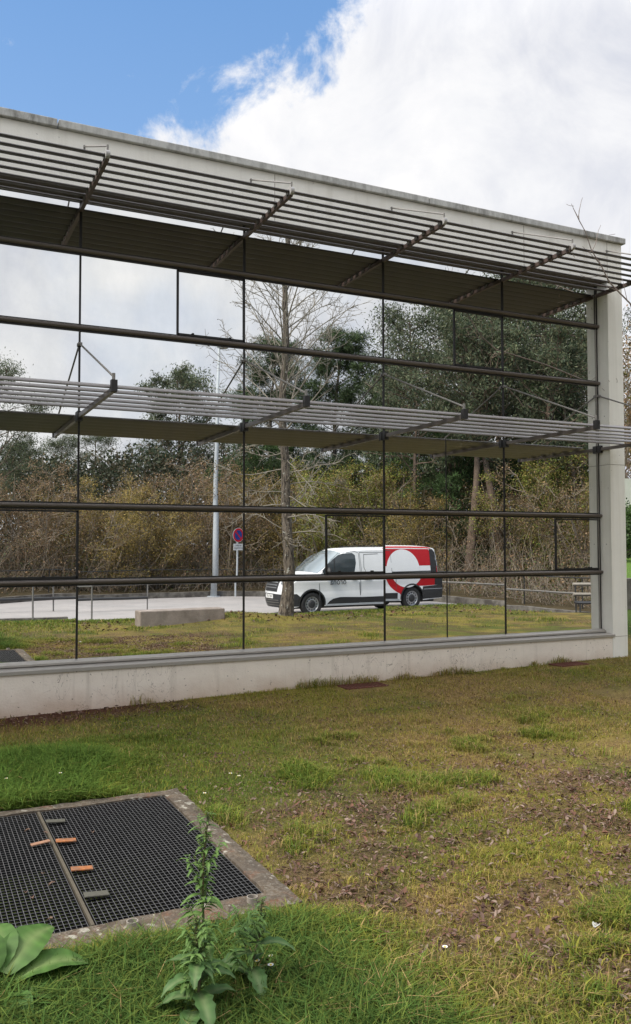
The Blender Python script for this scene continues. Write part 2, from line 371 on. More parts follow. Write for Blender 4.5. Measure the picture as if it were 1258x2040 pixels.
def gcol(x, y):
    sh = np.shape(x)
    A = lambda c: np.broadcast_to(np.array(c), sh+(3,))
    e = lambda w: np.asarray(w)[..., None]
    c = A((.205, .17, .042)); c = c+(A((.10, .11, .025))-c)*e(sst(.42, .62, fbm(x, y, 1.2, 12)))
    c = c+(A((.22, .15, .062))-c)*e(dryness(x, y))
    c = c+(A((.045, .085, .016))-c)*e(lush(x, y)*.85)
    c = c+(A((.07, .10, .022))-c)*e(.6*sst(4.2, 1.6, x)*sst(-.6, -1.7, y)*sst(-4.6, -3.4, y))
    c = c+(A((.085, .055, .038))-c)*e(litterm(x, y)*.55)
    soil = sst(-.95, -.35, y+.5*(fbm(x, y, 2.2, 7)-.5))*sst(3.2, 1.6, x)
    c = c+(A((.075, .032, .020))-c)*e(soil)
    far = pdist(x, y, KERB, False) < pdist(x, y, LAWN, False)
    c = np.where(e(far), A((.075, .058, .032))*e(.7+.6*fbm(x, y, 1.5, 9)), c)
    c = np.where(e(np.asarray(y) > 1), A((.05, .085, .016)), c)
    return c*e(.8+.4*fbm(x, y, 7, 14))
xs = np.unique(np.round(np.concatenate([[-400, -200, -100, -60, -40, -25, -15, -10, -7, -5, -4], np.arange(-3, 2.2, .06), np.arange(2.2, 18.2, .1), np.arange(19, 50, 1.5), [60, 90, 150, 250, 400], [PX0-.031, PX0-.05, PX1+.031, PX1+.05]]), 4))
ys = np.unique(np.round(np.concatenate([[-400, -250, -150, -100, -70], np.arange(-55, -26, 1.5), np.arange(-26, -14, .2), np.arange(-14, .4, .08), [1, 2, 4, 7, 10, 15, 25, 40, 70, 120, 250, 400], [PY0-.031, PY0-.05, PY1+.031, PY1+.05]]), 4))
GX, GY = np.meshgrid(xs, ys); V = np.stack([GX.ravel(), GY.ravel(), zg(GX, GY).ravel()], 1)
nx, ny = len(xs), len(ys); ii = (np.arange(ny-1)[:, None]*nx+np.arange(nx-1)[None]).ravel()
FC = np.stack([ii, ii+1, ii+nx+1, ii+nx], 1)
def ground_mat():
    m = bpy.data.materials.new('lawn_soil'); m.use_nodes = True; t = m.node_tree; b = t.nodes['Principled BSDF']
    a = t.nodes.new('ShaderNodeAttribute'); a.attribute_name = 'Col'
    ob = t.nodes.new('ShaderNodeTexCoord').outputs['Object']
    f = ramp(t, noise(t, ob, 38, 8, .75), [(.3, (.35,)*3), (.5, (.95,)*3), (.72, (1.6,)*3)])
    base = mixc(t, 1, a.outputs['Color'], f, 'MULTIPLY')
    base = mixc(t, ramp(t, noise(t, ob, 90, 3, .6), [(.62, (0,)*3), (.70, (.7,)*3)]), base, (.23, .17, .09))
    base = mixc(t, ramp(t, noise(t, ob, 55, 4, .6), [(.28, (.8,)*3), (.38, (0,)*3)]), base, (.03, .022, .014))
    t.links.new(base, b.inputs['Base Color']); b.inputs['Roughness'].default_value = .95; b.inputs['Specular IOR Level'].default_value = .1
    bn = t.nodes.new('ShaderNodeBump'); bn.inputs['Strength'].default_value = .9; bn.inputs['Distance'].default_value = .03
    t.links.new(noise(t, ob, 45, 8, .7), bn.inputs['Height']); t.links.new(bn.outputs[0], b.inputs['Normal'])
    return m
ground = npmesh('ground', V, FC, ground_mat(), col=gcol(GX, GY).reshape(-1, 3), smooth=True); tag(ground, kind='structure')

# road: pale asphalt yard and path between lawn and kerb
bm = bmesh.new(); vs = [bm.verts.new((x, y, -.35)) for x, y in ROAD]; fc = bm.faces.new(vs)
bmesh.ops.triangulate(bm, faces=[fc]); me = bpy.data.meshes.new('road'); bm.to_mesh(me); bm.free(); me.materials.append(MT['road'])
road = bpy.data.objects.new('road', me); COL.objects.link(road); tag(road, kind='structure')

# kerb wall
def ribbon(mb, P, w, z0, z1, jit=0):
    P = [Vector((x, y, 0)) for x, y in P]; n = len(P); rg = random.Random(3); vs = []
    for i, p in enumerate(P):
        t = (P[min(i+1, n-1)]-P[max(i-1, 0)]).normalized(); nn = Vector((-t.y, t.x, 0)); h = z1+rg.uniform(-jit, jit)
        vs += [p+nn*w/2+Vector((0, 0, z0)), p+nn*w/2+Vector((0, 0, h)), p-nn*w/2+Vector((0, 0, h)), p-nn*w/2+Vector((0, 0, z0))]
    fs = [(4*i+a, 4*i+(a+1) % 4, 4*i+4+(a+1) % 4, 4*i+4+a) for i in range(n-1) for a in range(4)]+[(3, 2, 1, 0), tuple(range(4*n-4, 4*n))]
    mb.add(vs, fs)
def resample(P, step):
    out_ = []
    for (a, b), (c, d) in zip(P[:-1], P[1:]):
        k = max(1, int(math.hypot(c-a, d-b)/step)); out_ += [(a+(c-a)*i/k, b+(d-b)*i/k) for i in range(k)]
    return out_+[P[-1]]
mb = MB(); KP = [q for q in KERB[1:-1]]; ribbon(mb, resample(KP, .8), .22, -.5, -.13, .012)
kw = mb.build('kerb_wall', MT['kerbw']); tag(kw, 'low rough concrete kerb wall curving along the far side of the road', 'kerb wall')

# ------------------------------------------------------------------ building
X0, WM = 1.522, 1.792
MX = [X0+k*WM for k in range(-5, 4)]+[8.51]
BARS = [1.271, 2.039, 3.865, 4.656]
B = thing('office_building', 'white concrete framed building with mirrored glass front and two louvred sunshades', 'building', (4, 0, 0))
mb = MB(); XL = -8.0
mb.box2((8.53, -.2, -.3), (8.80, .3, 5.245)); mb.box2((XL, -.2, 5.245), (8.80, .3, 5.79)); mb.box2((XL, .3, -.3), (8.80, 11, 5.79))
mb.build('concrete_frame', MT['wall'], B, bevel=.006)
mb = MB(); mb.box2((XL, -.198, -.3), (8.528, .298, .41)); mb.build('plinth', MT['plinth'], B, bevel=.005)
for a, b in ((XL, 1.245), (1.257, 5.62), (5.626, 8.84)):
    MB().box2((a, -.245, 5.792), (b, .35, 5.872)).build('coping', MT['coping'], B, bevel=.008)
mb = MB(); mb.box2((XL, -.196, 5.238), (8.528, -.0, 5.243)); mb.box2((XL, -.03, 5.222), (8.53, -.004, 5.238)); mb.build('soffit', MT['soffit'], B)
for a, b in [((x-.003, -.2015, 5.255), (x+.003, -.2, 5.78)) for x in (8.535, 7.1, 3.6)]+[((8.532, -.2015, 2.728), (8.80, -.2, 2.734)), ((8.5285, -.2, 2.728), (8.53, -.002, 2.734)), ((8.532, -.2015, .405), (8.798, -.2, .41))]:
    MB().box2(a, b).build('joint_line', MT['wood'], B)
for z in (1.65, 3.4): MB().tube([(8.5295, -.11, z), (8.527, -.11, z)], .006, 8).build('form_hole', MT['gasket'], B)
# sill flashing
mb = MB(); mb.prism([(-.215, .405), (-.215, .437), (-.20, .445), (-.06, .452), (-.06, .41)], 'x', XL, 8.56); mb.build('flashing', MT['alu2'], B)
mb = MB(); mb.prism([(-.001, .455), (-.075, .455), (-.085, .463), (-.085, .480), (-.045, .497), (-.001, .50)], 'x', XL, 8.526); mb.build('sill', MT['alu2'], B)
MB().box2((XL, -.06, .452), (8.52, -.0, .4545)).build('sill_shadow_gap', MT['gasket'], B)
# transom caps
for z in BARS:
    prof = [(-.001, z-.022), (-.028, z-.023), (-.042, z-.016), (-.048, z-.004), (-.048, z+.008), (-.042, z+.018), (-.028, z+.023), (-.001, z+.022)]
    t = MB().prism(prof, 'x', XL, 8.527).build('transom', MT['alu'], B)
    g = MB(); g.box2((XL, -.014, z-.040), (8.525, -.001, z-.0235)); g.box2((XL, -.006, z+.0235), (8.525, -.001, z+.038)); g.build('gasket', MT['gasket'], t)
# mullion joints
for i, x in enumerate(MX):
    w = .010 if i < len(MX)-1 else .013
    m = MB()
    zz = [.50]+[q for z in BARS for q in (z-.045, z+.038)]+[5.22]
    for a, b in zip(zz[::2], zz[1::2]):
        ww = w*1.35 if a > 4.6 else w
        m.box2((x-ww, -.008, a), (x+ww, -.001, b))
    o = m.build('mullion', MT['gasket'], B)
MB().box2((8.488, -.014, .50), (8.494, -.008, 5.1)).build('mullion_highlight', MT['alu2'], B)  # thin pale strip painted in as the highlight along the last mullion
# thin extra joints and opening lights
m = MB(); m.box2((5.992, -.005, .50), (6.004, -.001, 1.226)); m.box2((5.992, -.005, 1.31), (6.004, -.001, 1.99)); m.box2((5.992, -.005, 2.08), (6.004, -.001, 2.96)); m.build('pane_joint', MT['gasket'], B)
def light(xa, xb, za, zb, left_only=False):
    m = MB(); w = .011
    m.box2((xa-w, -.012, za), (xa+w, -.001, zb)); m.box2((xb-w-.004, -.012, za), (xb+.006, -.001, zb))
    m.box2((xa, -.012, za), (xb, -.001, za+.020)); m.box2((xa, -.012, zb-.018), (xb, -.001, zb))
    for fx in (.22, .78): m.box2((xa+(xb-xa)*fx-.012, -.022, za+.018), (xa+(xb-xa)*fx+.012, -.012, za+.032))
    m.build('opening_light_frame', MT['gasket'], B)
light(2.55, 3.314, 3.903, 4.611); light(6.14, 6.898, 3.903, 4.611)
light(4.33, 5.106, 1.309, 1.994); light(7.74, 8.51, 1.309, 1.994); light(.02, 1.522, 1.309, 1.994)
# panes, each very slightly out of true
rg = random.Random(11)
zr = [.50]+BARS+[5.236]
for i in range(len(MX)-1):
    for j in range(5):
        a, b, c, d = MX[i], MX[i+1], zr[j], zr[j+1]
        m = MB(); nxx = 2
        rx, rz_ = rg.gauss(0, .0018), rg.gauss(0, .0018)
        if b > 8.4: b = 8.53
        def yy(x, z): return .0+(z-(c+d)/2)*rx+(x-(a+b)/2)*rz_
        m.add([(a, yy(a, c), c), (b, yy(b, c), c), (b, yy(b, d), d), (a, yy(a, d), d)], [(0, 1, 2, 3)])
        m.build('window_pane', MT['glass'], B)
# sunshades
def slat(yc, zc, w, th, tilt):
    ca, sa = math.cos(tilt), math.sin(tilt); pr = []
    for k in range(12):
        an = 2*math.pi*k/12; u = w/2*math.copysign(abs(math.cos(an))**.6, math.cos(an)); v_ = th/2*math.copysign(abs(math.sin(an))**.6, math.sin(an))
        pr.append((yc+u*ca-v_*sa, zc+u*sa+v_*ca))
    return pr
for k in range(8):
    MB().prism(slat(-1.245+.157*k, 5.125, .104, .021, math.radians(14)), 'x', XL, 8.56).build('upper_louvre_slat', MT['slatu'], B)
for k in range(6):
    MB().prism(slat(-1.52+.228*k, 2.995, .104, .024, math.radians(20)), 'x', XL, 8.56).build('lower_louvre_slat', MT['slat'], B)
for x in MX:
    a = MB().box2((x-.018, -1.29, 5.065), (x+.018, -.009, 5.112))
    for k in range(7):
        yk = -1.245+.157*k; a.box2((x-.026, yk-.026, 5.085), (x-.017, yk+.026, 5.135), 1)
    a = a.build('upper_shade_arm', [MT['armm'], MT['slat']], B)
    c = MB(); c.tube([(x-.018, -1.30, 5.112), (x+.018, -1.30, 5.112)], .038, 16)
    c.build('end_cap', MT['armtip'], a)
    r = MB(); r.tube([(x, -1.30, 5.19), (x-.012, -.22, 5.655)], .0085, 8); r.tube([(x, -1.30, 5.13), (x, -1.30, 5.20)], .010, 8); r.tube([(x-.012, -.235, 5.66), (x-.012, -.235, 5.60)], .010, 8)
    r.build('tie_rod', MT['railgrey'], B)
    a = MB().box2((x-.017, -1.63, 2.930), (x+.017, -.009, 2.972))
    a = a.build('lower_shade_arm', MT['alu'], B)
    c = MB(); c.box2((x-.026, -1.665, 2.93), (x+.026, -1.612, 3.03)); c.build('end_block', MT['gasket'], a)
    c = MB(); c.box2((x-.026, -.07, 2.90), (x+.026, -.008, 3.0)); c.build('wall_bracket', MT['gasket'], a)
    r = MB(); r.tube([(x, -.03, 3.69), (x, -1.63, 3.06)], .0095, 8); r.tube([(x-.02, -.03, 3.69), (x+.02, -.03, 3.69)], .02, 8); r.tube([(x, -1.63, 3.09), (x, -1.63, 3.03)], .014, 8)
    r.build('tie_rod', MT['railgrey'], B)

# ------------------------------------------------------------------ wall-foot drains
def drain(x, y, w, d, label):
    z = float(zg(np.array([x]), np.array([y]))[0])-.006
    t = thing('drain_grate', label, 'drain grate', (x, y, z), 'rusty drain grates at the wall foot')
    f = MB()
    for (a, b) in (((-w/2, -d/2), (w/2, -d/2+.015)), ((-w/2, d/2-.015), (w/2, d/2)), ((-w/2, -d/2+.015), (-w/2+.015, d/2-.015)), ((w/2-.015, -d/2+.015), (w/2, d/2-.015))):
        f.box2((x+a[0], y+a[1], z), (x+b[0], y+b[1], z+.02))
    f.build('frame', MT['drain'], t)
    f = MB()
    for k in range(1, 12): f.box2((x-w/2+k*w/12-.007, y-d/2+.015, z+.004), (x-w/2+k*w/12+.007, y+d/2-.015, z+.018))
    f.build('bars', MT['drain'], t)
    MB().box2((x-w/2+.01, y-d/2+.01, z-.03), (x+w/2-.01, y+d/2-.01, z+.0)).build('sump', MT['pit'], t)
drain(4.58, -.40, .52, .26, 'rusty drain grate at the wall foot, nearer the middle of the lawn')
drain(7.60, -.37, .46, .24, 'rusty brown drain grate at the wall foot close to the concrete corner pillar')

# ------------------------------------------------------------------ grated pit
G = thing('pit_grating', 'black steel grating over a pit, set in a lichen covered concrete kerb on the lawn', 'pit grating', (.8, -4.2, 0))
m = MB(); zt = .040; OX0, OX1, OY0, OY1 = -.16, 1.615, -5.225, -3.24
rgk = random.Random(2)
def kslab(x0, y0, x1, y1):
    n1_, n2_ = max(2, int((x1-x0)/.06)), max(2, int((y1-y0)/.06)); vs = []; fs = []
    for j in range(n2_+1):
        for i in range(n1_+1):
            x = x0+(x1-x0)*i/n1_; y = y0+(y1-y0)*j/n2_; e = i in (0, n1_) or j in (0, n2_)
            outer = min(abs(x-OX0), abs(x-OX1), abs(y-OY0), abs(y-OY1)) < 1e-4
            vs.append((x+(rgk.uniform(-.005, .005) if outer else 0), y+(rgk.uniform(-.005, .005) if outer else 0), zt+rgk.uniform(-.004, .004)-(.015 if outer else 0)))
    k = n1_+1
    fs = [(j*k+i, j*k+i+1, (j+1)*k+i+1, (j+1)*k+i) for j in range(n2_) for i in range(n1_)]
    base = len(vs); rim = [i for i in range(k)]+[j*k+n1_ for j in range(1, n2_+1)]+[n2_*k+i for i in range(n1_-1, -1, -1)]+[j*k for j in range(n2_-1, 0, -1)]
    vs += [(vs[i][0], vs[i][1], -.5) for i in rim]; q = len(rim)
    fs += [(rim[i], base+i, base+(i+1) % q, rim[(i+1) % q]) for i in range(q)]
    m.add(vs, fs)
kslab(OX0, PY1, OX1, OY1); kslab(OX0, OY0, OX1, PY0); kslab(PX1, PY0+.001, OX1, PY1-.001); kslab(OX0, PY0+.001, PX0, PY1-.001)
m.build('concrete_kerb', MT['kerbc'], G)
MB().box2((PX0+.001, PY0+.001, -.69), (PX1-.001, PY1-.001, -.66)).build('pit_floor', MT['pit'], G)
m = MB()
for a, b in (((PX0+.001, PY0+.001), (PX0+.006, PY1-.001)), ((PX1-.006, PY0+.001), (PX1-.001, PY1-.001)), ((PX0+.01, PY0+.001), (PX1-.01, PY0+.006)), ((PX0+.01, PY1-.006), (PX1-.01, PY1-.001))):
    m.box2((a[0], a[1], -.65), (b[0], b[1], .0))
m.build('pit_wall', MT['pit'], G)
SX = .715
for x0, x1 in ((PX0+.01, SX-.018), (SX+.018, PX1-.01)):
    m = MB(); n = int((x1-x0)/.0225)
    for i in range(n+1):
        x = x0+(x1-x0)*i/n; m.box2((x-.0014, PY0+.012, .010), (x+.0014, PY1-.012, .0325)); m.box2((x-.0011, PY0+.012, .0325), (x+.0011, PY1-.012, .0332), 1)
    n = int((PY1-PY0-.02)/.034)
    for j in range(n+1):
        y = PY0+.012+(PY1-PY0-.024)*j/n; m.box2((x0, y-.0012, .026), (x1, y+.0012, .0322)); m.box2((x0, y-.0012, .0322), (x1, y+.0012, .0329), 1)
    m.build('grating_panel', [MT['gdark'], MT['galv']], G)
MB().box2((SX-.007, PY0+.01, .0), (SX+.007, PY1-.01, .039)).build('seam_bar', MT['seam'], G)
def hinge(x, y, mt, ang, lf=1, w=.105, d=.05):
    m = MB(); rot = Matrix.Rotation(ang, 3, 'Z') @ Matrix.Rotation(.06*lf, 3, 'Y')
    m.box((x+lf*(w/2+.008), y, .052), (w, d, .008), rot)
    return m.build('hinge_plate', mt, G, bevel=.003)
hinge(.715, -3.665, MT['tab'], -.12); hinge(.715, -4.02, MT['rust'], -.1); hinge(.705, -4.0, MT['rust2'], .12, -1, .10, .035)
hinge(.72, -4.46, MT['rust'], -.08); hinge(.72, -4.80, MT['tab'], -.05, 1, .11, .055)
def pipe(x, y, label):
    m = MB(); r, ri, h = .0245, .021, .062; s = 24; vs = []
    for rr, z in ((r, -.1), (r, h), (ri, h), (ri, .02)): vs += [(x+rr*math.cos(2*math.pi*k/s), y+rr*math.sin(2*math.pi*k/s), z) for k in range(s)]
    fs = [(j*s+k, j*s+(k+1) % s, (j+1)*s+(k+1) % s, (j+1)*s+k) for j in range(3) for k in range(s)]
    m.add(vs, fs); o = m.build('pipe_stub', MT['wood'], G)
pipe(.86, -5.165, ''); pipe(1.40, -5.155, '')
m = MB(); bmx = bmesh.new(); bmesh.ops.create_icosphere(bmx, subdivisions=4, radius=1)
rgs = np.random.RandomState(4)
for v_ in bmx.verts:
    c = v_.co.copy(); k = 1+.25*(float(fbm(np.array(c.x*2+5), np.array(c.y*2+c.z*3), 1.2, 3))-.5)+.18*(float(fbm(np.array(c.x*9+5), np.array(c.y*7+c.z*9), 1.0, 8))-.5)
    v_.co = Vector((.12*c.x*k+.43, .055*c.y*k-5.40, .035*c.z*k+.05))
me = bpy.data.meshes.new('rotten_log'); bmx.to_mesh(me); bmx.free(); me.materials.append(MT['stone'])
o = bpy.data.objects.new('rotten_log', me); COL.objects.link(o); tag(o, 'crumbling reddish brown lump of rotten wood beside the big leafy dock plant', 'rotten wood')

# ------------------------------------------------------------------ concrete block, lamp post, sign, rails, bench
m = MB(); m.box2((4.24, -8.82, -.2), (6.06, -8.36, .335))
o = m.build('concrete_block', MT['block'], bevel=.02); tag(o, 'long low concrete block on the lawn left of the bare tree in the glass', 'concrete block')

LX, LY = 11.12, -24.0
T = thing('lamp_post', 'tall tapering pale grey lamp post with a small round head beyond the yard', 'lamp post', (LX, LY, -.35))
m = MB(); m.tube([(LX, LY, -.35), (LX+.02, LY, 2.2), (LX+.1, LY, 6), (LX+.22, LY, 9.95)], [.135, .115, .08, .045], 16); m.build('post', MT['lamp'], T, smooth=True)
m = MB(); m.tube([(LX, LY, -.349), (LX, LY, -.32)], .26, 16); m.build('base_plate', MT['lamp'], T)
m = MB(); m.tube([(LX+.2, LY, 9.93), (LX+.32, LY, 9.99), (LX+.40, LY, 9.98)], [.04, .035, .04], 10)
m.tube([(LX+.38, LY, 10.08), (LX+.38, LY, 10.03), (LX+.38, LY, 9.95), (LX+.38, LY, 9.90)], [.10, .22, .24, .16], 20); m.build('lamp_head', MT['lamp'], T, smooth=True)

def textmesh(name, txt, size, mt, parent, mtx, extrude=.001, sx=1.0):
    cu = bpy.data.curves.new(name, 'FONT'); cu.body = txt; cu.size = size; cu.extrude = extrude; cu.align_x = 'CENTER'; cu.align_y = 'CENTER'
    ob = bpy.data.objects.new(name+'_tmp', cu); COL.objects.link(ob); bpy.context.view_layer.update()
    dg = bpy.context.evaluated_depsgraph_get(); me = bpy.data.meshes.new_from_object(ob.evaluated_get(dg)); bpy.data.objects.remove(ob)
    me.name = name; me.transform(Matrix.Diagonal((sx, 1, 1, 1))); me.transform(mtx); me.materials.clear(); me.materials.append(mt)
    off = rootloc(parent); me.transform(Matrix.Translation(-off))
    o = bpy.data.objects.new(name, me); COL.objects.link(o); o.parent = parent; return o
MT['red'] = mat('sign_red', (.62, .015, .03), .35); MT['blue'] = mat('sign_blue', (.012, .06, .30), .35); MT['signw'] = mat('sign_white', (.74, .74, .72), .5); MT['black'] = mat('print_black', (.02, .02, .02), .6)
SXp, SYp = 11.98, -23.75
T = thing('no_parking_sign', 'round red and blue no parking sign over a small white plate on a grey post', 'road sign', (SXp, SYp, -.35))
m = MB(); m.tube([(SXp, SYp, -.35), (SXp, SYp, 2.42)], .04, 12); m.build('post', MT['lamp'], T)
rot = Matrix.Rotation(math.radians(-20), 4, 'Z')     # face normal starts at +y
def disc(r0, r1, y, z, mt, name, s=40):
    m = MB(); vs = []
    for rr in (r0, r1): vs += [rot @ Vector((rr*math.cos(2*math.pi*k/s), y, rr*math.sin(2*math.pi*k/s))) for k in range(s)]
    vs = [v_+Vector((SXp, SYp, z)) for v_ in vs]
    if r0 < 1e-6: m.add(vs[s:], [tuple(range(s))])
    else: m.add(vs, [(k, (k+1) % s, s+(k+1) % s, s+k) for k in range(s)])
    return m.build(name, mt, T)
zc = 2.19
m = MB(); s = 40; vs = [rot @ Vector((.30*math.cos(2*math.pi*k/s), yy_, .30*math.sin(2*math.pi*k/s)))+Vector((SXp, SYp, zc)) for yy_ in (.045, .055) for k in range(s)]
m.add(vs, [(k, (k+1) % s, s+(k+1) % s, s+k) for k in range(s)]+[tuple(range(s)), tuple(range(s, 2*s))]); m.build('disc', MT['lamp'], T)
disc(0, .215, .058, zc, MT['blue'], 'blue_field'); disc(.205, .285, .061, zc, MT['red'], 'red_ring'); disc(.285, .299, .058, zc, MT['signw'], 'white_edge')
m = MB(); m.box((0, 0, 0), (.46, .002, .06), Matrix.Rotation(math.radians(45), 3, 'Y'))
m.v = [tuple(rot @ Vector((x, y+.0635, z))+Vector((SXp, SYp, zc))) for x, y, z in m.v]; m.build('red_bar', MT['red'], T)
m = MB(); m.box((0, .05, 0), (.50, .012, .27)); m.v = [tuple(rot @ Vector(q)+Vector((SXp, SYp, 1.70))) for q in m.v]; m.build('plate', MT['signw'], T)
base = Matrix.Translation((SXp, SYp, 0)) @ rot
face = Matrix(((-1, 0, 0, 0), (0, 0, 1, 0), (0, 1, 0, 0), (0, 0, 0, 1)))     # text plane facing +y
textmesh('upper_words', 'EXCEPTO', .075, MT['black'], T, base @ Matrix.Translation((0, .058, 1.755)) @ face)
textmesh('lower_words', 'AUTORIZADOS', .068, MT['black'], T, base @ Matrix.Translation((0, .058, 1.655)) @ face)

# ramp handrails at left
def handrail(name, pts, z0, h, label, posts, mid=True):
    T = thing(name, label, 'handrail', (pts[0][0], pts[0][1], z0), 'handrails of the ramp')
    m = MB(); m.tube([(x, y, z0+h) for x, y in pts], .024, 8); m.build('top_rail', MT['railgrey'], T)
    if mid: m = MB(); m.tube([(x, y, z0+h*.45) for x, y in pts], .045, 8); m.build('middle_rail', MT['metal'], T)
    for x, y in posts: MB().tube([(x, y, z0-.05), (x, y, z0+h)], .022, 8).build('post', MT['railgrey'], T)
handrail('handrail', [(-3, -15.2), (1.5, -14.4), (4.28, -13.61)], -.30, .95, 'thin grey metal handrail along the lawn edge, nearer of the two', [(-3, -15.2), (-.2, -14.7), (1.4, -14.4), (2.89, -14.0), (4.28, -13.61)], False)
handrail('handrail', [(-4, -17.6), (2.9, -18.0), (6.91, -18.2)], -.35, .88, 'grey metal handrail across the yard with a dark middle rail, farther of the two', [(-4, -17.6), (-1, -17.8), (1.4, -17.95), (4.0, -18.1), (6.91, -18.2)])
m = MB(); m.box2((-8, -14.45, -.5), (3.8, -14.25, -.23)); o = m.build('ramp_edge_wall', MT['kerbw']); tag(o, 'dark low concrete edge wall of the ramp along the lawn at far left', 'low wall')
# fence beyond the kerb
FP = [(-12, -21.8), (-2, -22.4), (2.6, -23.1), (4.8, -24.6), (8.6, -25.0), (11.3, -24.9), (14.3, -24.0), (16.1, -20.4), (17.15, -16.1), (17.55, -12.57), (17.4, -9.84), (17.5, -8.0)]
T = thing('rail_fence', 'thin dark metal rail fence with slim posts running behind the kerb under the trees', 'fence', (11.3, -24.9, -.2))
FR = resample(FP, 2.0)
MB().tube([(x, y, .78) for x, y in FR], .020, 6).build('top_rail', MT['metal'], T)
m = MB(); m.tube([(x, y, .32) for x, y in FR if x > 14.5 or y > -22], .035, 6)
m.build('middle_rail', MT['railgrey'], T)
for x, y in FR[::1]: MB().tube([(x, y, -.3), (x, y, .80)], .020, 6).build('fence_post', MT['metal'], T)
# bench at right
BX, BY = 16.35, -9.0; ux = Vector((.85, .45, 0)).normalized(); uy = Vector((-ux.y, ux.x, 0))
T = thing('park_bench', 'metal framed slatted bench beside the path, near the concrete corner pillar', 'bench', (BX, BY, -.30))
def bb(mb, a, b, s):   # bar between local points
    A_ = Vector((BX, BY, -.30))+ux*a[0]+uy*a[1]+Vector((0, 0, a[2])); B_ = Vector((BX, BY, -.30))+ux*b[0]+uy*b[1]+Vector((0, 0, b[2]))
    mb.tube([A_, B_], s, 4)
BLn = 1.5
MT_ = MT['wood']
m = MB(); bb(m, (0, -.25, .93), (BLn, -.25, .93), .05); m.build('back_rest', MT_, T)
m = MB(); bb(m, (0, -.20, .66), (BLn, -.20, .66), .05); m.build('back_rest', MT_, T)
m = MB()
for q in (-.1, 0, .1, .2): bb(m, (0, q, .45), (BLn, q, .45), .035)
m.build('seat', MT['metal'], T)
for q in (.08, BLn-.08):
    m = MB(); bb(m, (q, -.22, 0), (q, -.26, .95), .03); bb(m, (q, .2, 0), (q, .2, .45), .03); bb(m, (q, -.22, .42), (q, .22, .42), .025); bb(m, (q, -.28, .02), (q, .26, .02), .03); m.build('leg_frame', MT['metal'], T)
m = MB(); m.box((16.9, -8.75, -.33), (1.9, .9, .06), Matrix.Rotation(math.atan2(.45, .85), 3, 'Z')); o = m.build('bench_slab', MT['block']); tag(o, 'thin pale concrete slab under the metal framed bench', 'slab')

# ------------------------------------------------------------------ van
VX, VY, VZ = 9.64, -14.38, -.35
MT['vanw'] = mat('van_white_paint', (.80, .81, .82), .28, spec=.6); MT['vanr'] = mat('van_red_film', (.46, .004, .012), .35, spec=.4)
MT['vanb'] = mat('black_plastic', (.022, .023, .025), .55, var=.1); MT['tyre'] = mat('tyre_rubber', (.018, .018, .018), .8, bump=.2)
MT['vglass'] = mat('dark_window', (.035, .05, .06), .04, spec=1.0); MT['rim'] = mat('steel_rim', (.34, .35, .36), .35, .6); MT['lens'] = mat('headlight_lens', (.30, .32, .34), .08, .3, spec=1.0)
MT['lensr'] = mat('tail_lens', (.25, .01, .01), .2); MT['grey'] = mat('lettering_grey', (.09, .09, .10), .5); MT['seamd'] = mat('panel_gap', (.10, .105, .11), .8)
MT['wscreen'] = mat('windscreen_glass', (.30, .35, .37), .05, .5, spec=1.0)
VAN = thing('van', 'white delivery van with a red and white ring emblem, parked beyond the bare tree', 'van', (VX, VY, VZ)); VAN.scale = (.985, 1, 1.035)
E_ = [(.34, .24), (.24, .42), (.22, .60), (.28, .80), (.42, .98), (.80, 1.12), (1.12, 1.20), (1.55, 1.50), (1.98, 1.77), (2.35, 1.855), (3.2, 1.885), (4.4, 1.885), (5.25, 1.865), (5.38, 1.78), (5.45, 1.2), (5.48, .62), (5.46, .32)]
C_ = [(.06, .24), (.0, .42), (.0, .62), (.04, .84), (.16, 1.04), (.58, 1.17), (.94, 1.25), (1.42, 1.585), (1.88, 1.885), (2.28, 1.945), (3.2, 1.97), (4.4, 1.97), (5.28, 1.945), (5.42, 1.83), (5.49, 1.2), (5.53, .62), (5.5, .32)]
def Wd(x, z):
    w = .975-.125*max(0, (z-1.02)/.86)**1.5-.03*max(0, (.5-z)/.3)
    if x < 1.0: w -= .13*((1.0-x)/.8)**2.2
    if x > 5.1: w -= .04*((x-5.1)/.4)**2
    w += .012*math.exp(-((z-.98)/.05)**2)-.012*math.exp(-((z-.72)/.10)**2)
    return w
def csamp(P, s):
    i = min(int(s), len(P)-2); f = s-i; p0, p1, p2, p3 = P[max(i-1, 0)], P[i], P[i+1], P[min(i+2, len(P)-1)]
    return [((2*p1[k])+(-p0[k]+p2[k])*f+(2*p0[k]-5*p1[k]+4*p2[k]-p3[k])*f*f+(-p0[k]+3*p1[k]-3*p2[k]+p3[k])*f**3)/2 for k in (0, 1)]
def shell(s, t, off=0.):
    e = csamp(E_, s); c = csamp(C_, s); w = Wd(*e); q = abs(t)**2.6
    x = c[0]+(e[0]-c[0])*q; z = c[1]+(e[1]-c[1])*q
    if off:
        e2 = csamp(C_, min(s+.05, len(C_)-1)); e1 = csamp(C_, max(s-.05, 0)); dx, dz = e2[0]-e1[0], e2[1]-e1[1]; l = math.hypot(dx, dz) or 1
        x -= dz/l*off; z += dx/l*off
    return (VX+x, VY+t*w, VZ+z)
def patch(name, s0, s1, t0, t1, mt, off, ns=12, nt_=12, parent=VAN, sm=True):
    m = MB(); vs = [shell(s0+(s1-s0)*i/ns, t0+(t1-t0)*j/nt_, off) for i in range(ns+1) for j in range(nt_+1)]; k = nt_+1
    m.add(vs, [(i*k+j, i*k+j+1, (i+1)*k+j+1, (i+1)*k+j) for i in range(ns) for j in range(nt_)]); return m.build(name, mt, parent, smooth=sm)
NE = len(E_)-1
